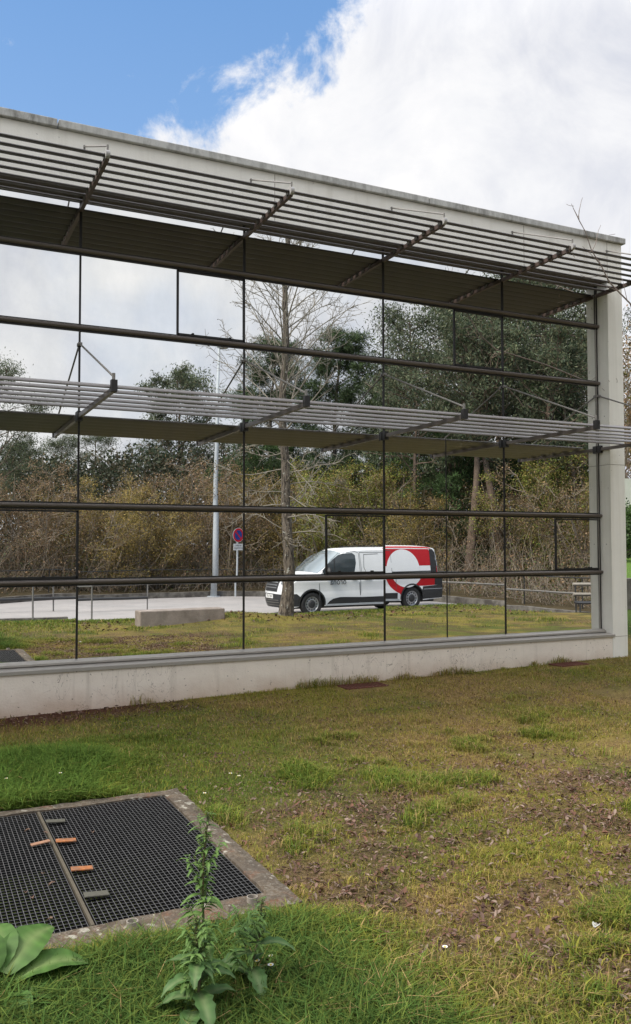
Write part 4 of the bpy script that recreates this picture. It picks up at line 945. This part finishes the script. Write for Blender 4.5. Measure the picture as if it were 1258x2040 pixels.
# ------------------------------------------------------------------ bare tree on the lawn (seen in the glass)
def bare_tree():
    r = np.random.RandomState(41); polys = []; tw = []; buds = []
    bx, by = 7.78, -9.05; bz = float(zg(np.array([bx]), np.array([by]))[0])
    T = thing('bare_tree', 'tall leafless tree with a straight lichen spotted trunk and upswept branches on the lawn', 'tree', (bx, by, bz))
    H = 11.6; zz = np.linspace(-.15, H, 30); t = np.clip(zz/H, 0, 1)
    tp = np.stack([bx+.05*np.sin(zz*.9)+.03*np.sin(zz*2.3), by+.05*np.sin(zz*1.1+1), bz+zz], 1); tr_ = .125*(1-t)**1.0+.014; tr_[0] = .20; tr_[1] = .165
    trunk = [(tp, tr_)]
    def trunkp(z): i = np.interp(z, zz, np.arange(30)); k = min(int(i), 28); return tp[k]+(tp[k+1]-tp[k])*(i-k)
    z = 1.55; i = 0
    while z < H-.25:
        f = z/H; az = i*2.399+r.uniform(-.5, .5); lowb = z < 4.2
        if lowb: ln = r.uniform(1.0, 2.0); el = r.uniform(-.25, .35); pull = (0, 0, r.uniform(-.12, .1)); wd = .17
        else: ln = (2.9*(1-f)**.55+.3)*r.uniform(.75, 1.1); el = r.uniform(.60, .98); pull = (0, 0, .14); wd = .07
        r0 = (.011 if lowb else .026)*(1.15-f)*r.uniform(.8, 1.2)+.004
        bp, br = wig(r, trunkp(z), sdir(r, az, el), ln, 9, wd, pull, r0, .005); polys.append((bp, br))
        for j in range(int(7 if lowb else 11)):
            k = r.randint(2, 10); l2 = ln*r.uniform(.18, .45)*(1.15-k/12)
            q, qr = wig(r, bp[k], side_of(r, bp[k]-bp[k-1], r.uniform(.4, 1.0)), l2, 5, .2 if lowb else .10, pull, .0075, .004); polys.append((q, qr))
            for m_ in range(3):
                k2 = r.randint(1, 6); q2, q2r = wig(r, q[k2], side_of(r, q[k2]-q[k2-1], r.uniform(.4, 1.1)), l2*r.uniform(.25, .6), 3, .22, pull, .005, .0032); polys.append((q2, q2r)); buds.append(q2[-1])
        z += r.uniform(.08, .14) if lowb else r.uniform(.075, .125); i += 1
    V_, F_ = tubes_np(trunk, 20); off = np.array([bx, by, bz]); npmesh('trunk', V_-off, F_, MT['bark'], T, smooth=True)
    V_, F_ = tubes_np(polys, 4); npmesh('branches', V_-off, F_, MT['twigh'], T)
    buds = np.array(buds)[::3]; V_, F_ = leafquads(buds, r, .03, .02); npmesh('buds', V_-off, F_, MT['leaf'], T, np.tile(np.array([[.06, .04, .03]]), (len(V_), 1)))
bare_tree()

# young tree whose twigs reach in front of the pillar
def young_tree():
    r = np.random.RandomState(9); bx, by = 11.0, -.45; bz = .12
    T = thing('young_tree', 'young leafless tree whose thin reddish twigs cross in front of the corner pillar', 'tree', (bx, by, bz)); off = np.array([bx, by, bz])
    tz = np.linspace(0, 6.4, 14); tp = np.stack([bx+.05*np.sin(tz), by+.04*np.sin(tz*1.3), bz+tz], 1); polys = [(tp, np.linspace(.055, .01, 14))]
    A = [[(10.68, -1.25, 3.4), (9.4, -1.28, 3.9), (8.4, -1.3, 4.3), (7.81, -1.3, 4.54), (7.59, -1.3, 4.68), (7.47, -1.3, 4.78), (7.35, -1.3, 4.95), (7.2, -1.3, 5.11), (7.09, -1.3, 5.33), (7.01, -1.3, 5.44), (6.93, -1.3, 5.60)],
         [(7.21, -1.3, 5.08), (7.36, -1.3, 5.19), (7.48, -1.3, 5.30), (7.57, -1.3, 5.37)], [(7.01, -1.3, 5.45), (7.04, -1.3, 5.55), (7.08, -1.3, 5.63)],
         [(10.68, -1.25, 3.9), (9.2, -1.3, 4.35), (8.2, -1.3, 4.5), (7.81, -1.3, 4.49), (7.58, -1.3, 4.47), (7.38, -1.3, 4.46), (7.19, -1.3, 4.41), (7.03, -1.3, 4.40), (6.88, -1.3, 4.42), (6.77, -1.3, 4.45), (6.69, -1.3, 4.49)],
         [(7.08, -1.3, 4.40), (6.96, -1.32, 4.33), (6.84, -1.33, 4.31)],
         [(10.68, -1.25, 2.8), (9.2, -1.3, 3.4), (8.3, -1.3, 3.58), (7.79, -1.3, 3.57), (7.56, -1.3, 3.57), (7.44, -1.3, 3.57), (7.25, -1.3, 3.62), (7.13, -1.3, 3.64), (6.94, -1.3, 3.66)],
         [(7.47, -1.3, 4.78), (7.31, -1.3, 4.85), (7.08, -1.3, 4.91), (6.93, -1.3, 4.99), (6.85, -1.3, 5.04)], [(7.40, -1.3, 4.82), (7.2, -1.32, 4.80), (7.0, -1.33, 4.79)],
         [(7.79, -1.3, 3.57), (7.64, -1.3, 3.54), (7.52, -1.3, 3.50), (7.36, -1.3, 3.46)],
         [(10.68, -1.25, 2.4), (9.0, -1.3, 2.85), (7.9, -1.3, 3.0), (7.5, -1.3, 2.93), (7.3, -1.3, 2.98), (7.05, -1.3, 2.92), (6.9, -1.3, 2.99)], [(7.5, -1.3, 2.93), (7.35, -1.3, 3.05), (7.2, -1.3, 3.02)],
         [(10.70, -1.25, 4.6), (9.3, -1.3, 5.2), (8.3, -1.3, 5.6), (7.9, -1.3, 5.8)]]
    for ia, a in enumerate(A):
        a = np.array(a); n = len(a)
        if ia in (3, 4, 5, 8, 9, 10): a[:, 0] *= 1.1077; a[:, 1] += .8; a[:, 2] = 1.62+(a[:, 2]-1.62)*1.1077; a[a[:, 0] > 10.4, 0] = 10.98
        elif ia in (0, 11): a[0, :2] = (10.98, -.45); a[1, 1] = -.55; a[2, 1] = -.9; L_ = np.linalg.norm(a[-1]-a[0]); polys.append((a+r.normal(0, .006, a.shape), np.linspace(.013 if L_ > 2 else .0055, .0028, n)))
        for q in a[(3 if L_ > 2 else 1):]:
            if r.rand() < .75: s_, sr = wig(r, q, side_of(r, np.array([-1, 0, .4]), .7), r.uniform(.04, .12), 3, .2, (0, 0, .3), .003, .0022); polys.append((s_, sr))
    for q, dd in (((7.2, -1.3, 5.11), (.5, 0, 1)), ((7.35, -1.3, 4.95), (-.9, 0, .5)), ((7.47, -1.3, 4.78), (-.8, 0, .9)), ((7.59, -1.3, 4.68), (-1, 0, .1)), ((7.75, -1.3, 4.57), (-.2, 0, 1)), ((7.09, -1.3, 5.33), (-.5, 0, .9)), ((6.99, -1.3, 5.46), (.35, 0, .9)), ((7.4, -1.3, 4.85), (-1, 0, -.15))):
        s_, sr = wig(r, q, dd, r.uniform(.22, .42), 5, .10, (0, 0, .25), .0045, .0024); polys.append((s_, sr))
    for i in range(26):
        z = r.uniform(2.5, 6.2); b, br = wig(r, (bx, by, z), sdir(r, r.uniform(-.6, 1.5), .6), r.uniform(.6, 1.6), 6, .12, (0, 0, .1), .012, .004); polys.append((b, br))
    V_, F_ = tubes_np(polys, 5); npmesh('branches', V_-off, F_, MT['twig2'], T)
young_tree()

# ------------------------------------------------------------------ beyond the right corner of the building
m = MB(); m.box2((13.0, 6.0, -.3), (34, 6.3, .86)); o = m.build('retaining_wall', MT['kerbw']); tag(o, 'dark low retaining wall on the grass beyond the corner of the building', 'low wall')
m = MB(); m.box2((22, 18.6, 2.9), (45, 19.2, 4.6)); m.box2((22, 18.6, 1.2), (22.8, 19.2, 2.9)); m.box2((25.0, 18.6, 1.2), (26.0, 19.2, 2.2)); m.box2((22, 20.2, 1.2), (45, 26, 4.3)); o = m.build('concrete_wall', MT['wall']); tag(o, 'grey concrete wall in the distance just right of the corner pillar', 'wall')
xs_ = np.linspace(13, 60, 60); ys_ = np.linspace(6.31, 60, 60); a_, b_ = np.meshgrid(xs_, ys_); zz_ = .80+.055*(b_-6)+.05*(fbm(a_, b_, .6, 3)-.5); zz_[0] = .5
V_ = np.stack([a_.ravel(), b_.ravel(), zz_.ravel()], 1); ii = (np.arange(59)[:, None]*60+np.arange(59)[None]).ravel()
o = npmesh('grass_bank', V_, np.stack([ii, ii+1, ii+61, ii+60], 1), bpy.data.materials['lawn_soil'], col=np.tile(np.array([[.09, .16, .03]]), (len(V_), 1)), smooth=True); tag(o, kind='structure')
h = make_bush(61, 1.5, 1.4, 'h', 'rounded dark green shrub in the distance just right of the corner pillar', 26000, ((.05, .10, .02), (.08, .14, .03), (.03, .06, .015)), .09, 12, 'shrubs beyond the building corner', 'shrub'); h.location = (20.6, 12.6, 1.15)
copy_tree(h, (23.5, 14.5, 1.3), 2, 1.1, 'dark green shrub behind the rounded one beyond the corner of the building')
for i, (x, y, H, pr, H0, lab) in enumerate(((27, 24, 12, P_B1, 6, 'tall brown budding tree beyond the corner of the building'), (31, 22, 13, P_B2, 5, 'tall brown twiggy tree far right beyond the corner pillar'), (24.5, 28, 11, P_O2, 6.2, 'yellow green tree far behind the concrete wall at right'), (35, 28, 14, P_E1, 15, 'dark tall tree far right behind the concrete wall'))):
    place(pr, x, y, H, H0, lab, i*1.3, 1.6)

# ------------------------------------------------------------------ weeds and dock
def leafmesh(mb, base, az, el, ln, wd, curl, cols, wave=.0, roll=0., fold=.35, n=12, seed=0, tooth=.0):
    r = random.Random(seed); p = Vector(base); d = Vector((math.cos(az)*math.cos(el), math.sin(az)*math.cos(el), math.sin(el)))
    side_ = Vector((-math.sin(az), math.cos(az), 0)); st = ln/n; vs = []; cs = []
    for i in range(n+1):
        t = i/n; up = side_.cross(d).normalized()*-1
        if up.z < 0 and abs(d.z) < .95: up = -up
        sd_ = (side_*math.cos(roll)+up*math.sin(roll))
        w = wd/2*(math.sin(math.pi*min(1, t*.94+.03)**.8))**.85*(1-.15*t)
        for j, u in enumerate((-1, -.55, 0, .55, 1)):
            jag = 1+tooth*math.sin(i*2.6+j) if abs(u) == 1 else 1
            q = p+sd_*(u*w*jag)+up*(abs(u)*w*fold+wave*ln*math.sin(t*19+u*2+seed)*abs(u)*.5)
            vs.append(q); c = cols[0] if j != 2 else cols[1]; k = r.uniform(.88, 1.12)*(1 if j in (1, 3) else .92); k *= (1.18 if (i % 3 == 0 and j != 2) else .95); cs.append(tuple(x*k for x in c))
        el_ax = side_; d = (Matrix.Rotation(curl/n, 3, side_) @ d); p = p+d*st
    fs = [(i*5+j, i*5+j+1, (i+1)*5+j+1, (i+1)*5+j) for i in range(n) for j in range(4)]
    b = mb.n; mb.v += [tuple(q) for q in vs]; mb.f += [tuple(k+b for k in f) for f in fs]; mb.mi += [0]*len(fs); mb.c += cs; mb.n += len(vs)
DK = ((.075, .155, .032), (.19, .27, .09)); WK = ((.075, .15, .045), (.17, .24, .10)); WK2 = ((.115, .215, .05), (.19, .28, .09))
T = thing('dock_plant', 'broad leaved light green dock plant at the lower left corner of the grated pit', 'plant', (.36, -5.55, 0)); 
dk = [((.36, -5.50, .08), .05, .55, .25, .15, 1.15), ((.33, -5.48, .10), .75, .75, .23, .14, 1.0), ((.30, -5.46, .10), 1.5, .85, .21, .14, 1.0), ((.32, -5.55, .06), -.55, .45, .22, .13, 1.0), ((.29, -5.58, .05), -1.3, .45, .22, .14, 1.0), ((.27, -5.50, .08), 2.4, .7, .22, .14, 1.0), ((.27, -5.60, .05), -2.2, .5, .22, .13, 1.0), ((.36, -5.55, .05), -.1, .25, .24, .13, .6), ((.30, -5.48, .12), 2.0, 1.0, .17, .10, .8), ((.28, -5.52, .05), 3.1, .4, .22, .13, .9)]
for i, (b, az, el, ln, wd, cu) in enumerate(dk):
    m = MB(); leafmesh(m, b, az, el, ln*1.2, wd*1.2, cu, DK, .014, .25*math.sin(i*2), .16, 18, i, .02); m.build('leaf', MT['leaf'], T, smooth=True)
def weed(name, label, base, H, lean, nbig, ntop, cols, seed, wide=1.0, top=True):
    r = random.Random(seed); T = thing(name, label, 'weed', base, 'tall weeds by the near edge of the pit'); pts = []; n = 9
    for i in range(n+1):
        t = i/n; pts.append((base[0]+lean[0]*t+.006*math.sin(t*9+seed), base[1]+lean[1]*t+.006*math.cos(t*7), base[2]+H*t))
    MB().tube(pts, [.0055*(1-.6*i/n)+.001 for i in range(n+1)], 8).build('stem', MT['stem'], T, smooth=True)
    def at(t): i = min(int(t*n), n-1); f = t*n-i; return [pts[i][k]+(pts[i+1][k]-pts[i][k])*f for k in range(3)]
    for i in range(nbig):
        t = .06+.62*i/nbig; m = MB(); leafmesh(m, at(t), i*2.4+r.uniform(-.4, .4)+seed, r.uniform(.25, .75), (.18-.07*t)*wide*r.uniform(.85, 1.15), (.080-.042*t)*wide, r.uniform(.9, 1.5), cols, .03, 0, .25, 12, i, .18); m.build('leaf', MT['leaf'], T, smooth=True)
    m = MB(); bu = MB()
    for i in range(ntop):
        t = .55+.45*i/ntop; a = at(t); az = i*2.4+r.uniform(-.5, .5); ln = r.uniform(.04, .10)*(1.3-t)
        leafmesh(m, a, az, r.uniform(.2, .9), ln*1.3, ln*.42, 1.0, cols, .02, 0, .25, 6, i)
        if top and i % 2 == 0:
            L_ = r.uniform(.04, .10)*(1.35-t); e = [a[0]+math.cos(az+1)*L_*.6, a[1]+math.sin(az+1)*L_*.6, a[2]+L_]; bu.tube([a, e], .0012, 4, col=(.09, .13, .04))
            for q in range(12):
                u = .25+.75*q/12; c = [a[k]+(e[k]-a[k])*u+r.uniform(-.005, .005) for k in range(3)]; leafmesh(bu, c, r.uniform(0, 6.28), .4, .012, .007, .5, ((.13, .18, .05), (.15, .2, .06)), 0, 0, .2, 2, q)
    m.build('small_leaves', MT['leaf'], T, smooth=True)
    if bu.n: bu.build('flower_buds', MT['leaf'], T)
weed('weed', 'dark thick stemmed weed with broad toothed leaves, nearest to the camera', (.885, -5.975, 0), .37, (.01, .03), 12, 34, WK, 3, 1.05)
weed('weed', 'tallest slender weed, its narrow leaves rising in front of the black grating', (.925, -5.86, 0), .68, (.035, .02), 10, 40, WK2, 5, .72)
weed('weed', 'shorter weed at right with broad leaves beside the kerb corner', (1.10, -5.86, 0), .33, (.09, .05), 9, 22, WK, 8, 1.05)
def shoot(T, a, az, el, ln, cols, seed):
    r = random.Random(seed); q = []; p = Vector(a); d = Vector((math.cos(az)*math.cos(el), math.sin(az)*math.cos(el), math.sin(el))); m = MB()
    for i in range(7): q.append(tuple(p)); p = p+d*ln/6; d = (d+Vector((r.uniform(-.1, .1), r.uniform(-.1, .1), .12))).normalized()
    m.tube(q, [.0022-.0002*i for i in range(7)], 5, col=(.09, .13, .04))
    for i in range(1, 7):
        for k in (0, 1): leafmesh(m, q[i], az+(-1)**k*r.uniform(.5, 1.6), r.uniform(.1, .6), r.uniform(.025, .06), r.uniform(.008, .016), 1.0, cols, .02, 0, .25, 6, i)
    for i in range(14): leafmesh(m, tuple(Vector(q[6])+Vector((r.gauss(0, .004), r.gauss(0, .004), r.uniform(-.03, .02)))), r.uniform(0, 6.28), .5, .012, .007, .5, cols, 0, 0, .2, 2, i)
    m.build('side_shoot', MT['leaf'], T)
for T_, base_, H_ in ((bpy.data.objects['weed.001'], (.925, -5.86), .68), (bpy.data.objects['weed'], (.885, -5.975), .37), (bpy.data.objects['weed.002'], (1.10, -5.86), .33)):
    for k in range(7):
        t = .35+.55*k/7; shoot(T_, (base_[0]+(.035 if H_ > .5 else .01)*t, base_[1]+.02*t, H_*t), k*2.4+H_*9, .75, .10 if H_ > .5 else .08, WK2, k+int(H_*100))
# side leaves low down
m = MB()
LO = thing('leafy_weed', 'low broad leaved weed in long grass left of the thick stem', 'weed', (.80, -6.02, 0), 'tall weeds by the near edge of the pit')
for i, az in enumerate((2.6, 3.3, 1.7, .3, -.3, 4.4, 5.2)):
    q = MB(); leafmesh(q, (.82, -6.0, .02), az, .55, .19, .09, 1.0, WK, .03, 0, .25, 12, i, .2); q.build('leaf', MT['leaf'], LO, smooth=True)

# daisies
def daisy(x, y, h, label):
    z = float(zg(np.array([x]), np.array([y]))[0]); T = thing('daisy', label, 'flower', (x, y, z), 'white daisies in the lawn'); m = MB()
    m.tube([(x, y, z), (x+.004, y, z+h)], .0012, 4); m.build('stem', MT['stem'], T)
    m = MB(); n = 12
    for k in range(n):
        a = 2*math.pi*k/n; c, s_ = math.cos(a), math.sin(a); m.add([(x+.004+c*.003, y+s_*.003, z+h), (x+.004+c*.009-s_*.003, y+s_*.009+c*.003, z+h+.002), (x+.004+c*.012, y+s_*.012, z+h+.003), (x+.004+c*.009+s_*.003, y+s_*.009-c*.003, z+h+.002)], [(0, 1, 2, 3)])
    m.build('petals', MT['white'], T); m = MB(); m.tube([(x+.004, y, z+h), (x+.004, y, z+h+.004)], .0038, 8); m.build('centre', MT['yellow'], T)
for x, y, h, lab in ((.59, -2.78, .10, 'white daisy in the lush grass at the far left edge'), (.93, -2.81, .10, 'white daisy in the lush grass behind the grating'), (2.04, -3.09, .04, 'white daisy in short grass, left one of a close pair'), (2.07, -3.18, .04, 'white daisy in short grass, right one of a close pair'),
                  (1.72, -3.49, .04, 'white daisy just right of the far corner of the pit kerb'), (1.93, -5.88, .03, 'white daisy among the dead leaves at bottom centre'), (1.57, -5.68, .04, 'small white daisy below the near corner of the pit kerb'), (1.17, -5.78, .10, 'white daisy left one of the cluster near the short weed'),
                  (1.20, -5.84, .10, 'white daisy right one of the cluster near the short weed'), (.90, -5.32, .05, 'tiny white daisy against the near side of the pit kerb'), (5.95, -1.42, .03, 'white daisy on the dry grass near the wall'), (2.98, -3.64, .03, 'white daisy in the middle of the lawn'), (1.25, -5.72, .07, 'white daisy on the right of the short weed')):
    daisy(x, y, h, lab)
m = MB(); leafmesh(m, (2.60, -6.0, .03), .5, .3, .06, .035, .8, ((.62, .62, .60), (.5, .5, .5)), .1, 0, .5, 6, 2); o = m.build('paper_scrap', MT['leaf']); tag(o, 'small crumpled white scrap lying on the dead leaves at lower right', 'litter')
# fallen leaves on the grating
LFL = ['alone on the right hand panel', 'left of the lower orange plate', 'low on the left panel, middle one', 'lowest one on the left panel', 'left of the upper grey plate', 'in the gap between the upper plates', 'low on the left panel, leftmost', 'low on the left panel, nearest the seam']
rl = random.Random(8)
for x, y in ((.935, -3.93), (.60, -4.42), (.52, -4.70), (.57, -4.95), (.63, -3.72), (.69, -3.80), (.50, -4.62), (.64, -4.55)):
    m = MB(); leafmesh(m, (x, y, .042), rl.uniform(0, 6.28), .15, rl.uniform(.025, .05), .018, .9, ((.19, .12, .085), (.23, .15, .11)), .15, 0, .7, 6, rl.randint(0, 99)); o = m.build('fallen_leaf', MT['leaf'])
    tag(o, 'small curled dry leaf on the black grating, '+LFL.pop(0), 'leaf', 'dry leaves on the grating')

# ------------------------------------------------------------------ grass and leaf litter
r = np.random.RandomState(123)
def scatter(n, x0, x1, y0, y1): return r.uniform(x0, x1, n), r.uniform(y0, y1, n)
XS, YS, WS = [], [], []
for n, x0, x1, y0, y1, ws in ((90000, .0, 3.4, -6.7, -5.0, 1.), (80000, .0, 4.2, -5.2, -3.2, 1.), (110000, .2, 6.6, -3.3, -1.6, 1.25), (70000, .5, 8.8, -1.7, -.2, 1.5), (26000, 3.0, 8.0, -5.6, -3.0, 1.25), (9000, 8.8, 13, -2, 6, 2.2), (46000, -.5, 16, -13.2, -8.0, 2.8), (22000, 1.5, 14, -8.0, -5.0, 2.0), (50000, -3.5, .5, -8.0, -.2, 1.6)):
    a, b = scatter(n, x0, x1, y0, y1); XS.append(a); YS.append(b); WS.append(np.full(n, ws))
X, Y, WW = np.concatenate(XS), np.concatenate(YS), np.concatenate(WS)
ok = ~((X > OX0-.01) & (X < OX1-.012) & (Y > OY0+.035) & (Y < OY1-.01)) & ~((Y > -.205) & (X < 8.81)) & ~((X > 4.3) & (X < 4.95) & (Y > -.7) & (Y < -.3)) & ~((X > 7.32) & (X < 7.88) & (Y > -.65) & (Y < -.27))
ok &= (pdist(X, Y, ROAD) > .15) & ~pip(X, Y, ROAD); X, Y, WW = X[ok], Y[ok], WW[ok]
LU = lush(X, Y); DR = dryness(X, Y); LT = litterm(X, Y); soil = sst(-.95, -.35, Y+.5*(fbm(X, Y, 2.2, 7)-.5))*sst(3.2, 1.6, X)
wallf = np.exp(-((Y+.24)/.05)**2)*(X > 2)*sst(.45, .6, fbm(X, Y*0, 1.7, 3))
keep = r.rand(len(X)) < (.30+.75*LU+.4*vn(X, Y, 9, 2)+wallf)*(1-.8*LT*(1-LU))*(1-.92*soil); X, Y, WW, LU, DR, LT, wallf = [q[keep] for q in (X, Y, WW, LU, DR, LT, wallf)]
n = len(X); Z = zg(X, Y); Hh = (.012+.016*r.rand(n)+.022*sst(.55, .75, fbm(X, Y, 3.5, 50)))*(1+.2*(WW-1)); Hh = Hh+LU*(.05+.10*r.rand(n))*np.where(Y < -5, .85, .95)+wallf*(.05+.10*r.rand(n)); Hh *= np.where(Y < -8, .75, 1)
# blade heading, lean and width; lush blades are wider
az = r.uniform(0, 2*np.pi, n); lean = r.uniform(.15, 1.6, n); wd = (.0011+.0010*r.rand(n)+.0012*LU)*WW
dx, dy = np.cos(az), np.sin(az); sx_, sy_ = -dy, dx
def pt(t, hf, w): return np.stack([X+dx*lean*Hh*t*t+sx_*w, Y+dy*lean*Hh*t*t+sy_*w, Z+Hh*hf], 1)
V_ = np.stack([pt(0, -.05, -wd), pt(0, -.05, wd), pt(.55, .58, wd*.8), pt(.55, .58, -wd*.8), pt(1.05, .95-.25*lean/1.1, 0*wd)], 1).reshape(-1, 3)
b5 = np.arange(n)*5; TR = np.concatenate([np.stack([b5, b5+1, b5+2], 1), np.stack([b5, b5+2, b5+3], 1), np.stack([b5+3, b5+2, b5+4], 1)])
gc = gcol(X, Y)*1.35; green = (lambda w: np.array([[.165, .215, .036]])*(1-w)+np.where((Y < -5.2)[:, None], np.array([[.068, .125, .028]]), np.array([[.095, .165, .030]]))*w)(np.maximum(LU, .55*sst(4.0, 1.4, X)*sst(-.6, -1.7, Y)*sst(-3.9, -3.2, Y))[:, None])*(.55+.9*r.rand(n))[:, None]; straw = np.array([.40, .285, .125])*(.40+.95*r.rand(n))[:, None]  # lush grass nearest the camera coloured darker to imitate vignetting
yel = np.array([.30, .265, .044])*(.45+1.0*r.rand(n))[:, None]
u = r.rand(n); GZ = sst(4.2, 1.6, X+1.5*(fbm(X, Y, .9, 77)-.5))*sst(-.6, -1.7, Y)*sst(-4.6, -3.4, Y); pdry = (.11+.50*DR)*(1-.93*LU)*(1-.6*GZ); cc = np.where((u < pdry)[:, None], straw, np.where((u < pdry+.40-.25*GZ)[:, None], yel*(1-LU[:, None]*.8)+green*LU[:, None]*.9, green)); cc = np.where((LU > .45)[:, None], cc, .8*cc+.2*gc)
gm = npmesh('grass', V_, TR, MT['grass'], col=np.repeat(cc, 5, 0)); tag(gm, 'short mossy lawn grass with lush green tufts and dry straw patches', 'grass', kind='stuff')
# dead leaf litter
XS, YS, SS = [], [], []
for n, x0, x1, y0, y1, s_ in ((60000, 1.4, 4.8, -6.7, -3.2, .027), (22000, 2.0, 8, -3.6, -1.2, .026), (14000, 3, 15, -12.6, -8, .07), (90000, 1.4, 5.5, -6.7, -2.6, .0125), (60000, 1.5, 8.6, -3.0, -.5, .015), (2600, .6, 3.2, -.8, -.22, .03)):
    a, b = scatter(n, x0, x1, y0, y1); XS.append(a); YS.append(b); SS.append(np.full(n, s_))
X, Y, SZ = np.concatenate(XS), np.concatenate(YS), np.concatenate(SS); LTm = np.maximum(litterm(X, Y), .35*sst(.55, .7, vn(X, Y, 6, 4))*(Y < -1)); LTm = np.where(Y > -.85, .9*(X < 2.6), LTm)
k = (r.rand(len(X)) < np.clip(.18*(SZ < .02)*sst(.42, .62, vn(X, Y, 3.1, 8))+.08*(SZ < .02)+LTm*.20+.075*sst(-3.2, -4.6, Y)*sst(1.7, 2.4, X)+.02, 0, 1)) & ~((X > OX0) & (X < OX1+.01) & (Y > OY0) & (Y < OY1)) & (lush(X, Y) < .65) & ~pip(X, Y, ROAD); X, Y, SZ = X[k], Y[k], SZ[k]; n = len(X)
Z = zg(X, Y)+.006+.016*r.rand(n); az = r.uniform(0, 6.28, n); tl = r.normal(0, .45, n); fo = r.uniform(.1, .9, n); s_ = SZ*r.uniform(.3, 1.5, n)**1.3; w_ = s_*r.uniform(.3, .55, n)
dx, dy, dz = np.cos(az)*np.cos(tl), np.sin(az)*np.cos(tl), np.sin(tl); sx_, sy_ = -np.sin(az), np.cos(az)
def q3(t, u, up): return np.stack([X+dx*s_*t+sx_*w_*u, Y+dy*s_*t+sy_*w_*u, Z+dz*s_*t+up*w_*fo], 1)
V_ = np.stack([q3(-.5, 0, 0), q3(-.1, -.5, .5), q3(.25, -.4, .6), q3(.55, 0, .25), q3(.2, .45, .55), q3(-.15, .5, .45), q3(0, 0, -.05)], 1).reshape(-1, 3)
b7 = np.arange(n)*7; TR = np.concatenate([np.stack([b7+6, b7+i, b7+(i+1) % 6], 1) for i in range(6)])
cl = np.array([(.12, .066, .046), (.085, .048, .035), (.16, .10, .075), (.14, .068, .043), (.22, .16, .125)])[r.randint(0, 5, n)]*r.uniform(.7, 1.25, (n, 1))
o = npmesh('dead_leaves', V_, TR, MT['litter'], col=np.repeat(cl, 7, 0)); tag(o, 'curled brown dead leaves scattered thickly over the lawn', 'dead leaves', kind='stuff')

for o in bpy.data.objects:
    if 'label' in o and not 4 <= len(o['label'].split()) <= 16: print('LABEL LEN', o.name, o['label'])
    if not o.parent and o.type in ('MESH', 'EMPTY') and 'kind' not in o and 'category' not in o: print('NOCAT', o.name)
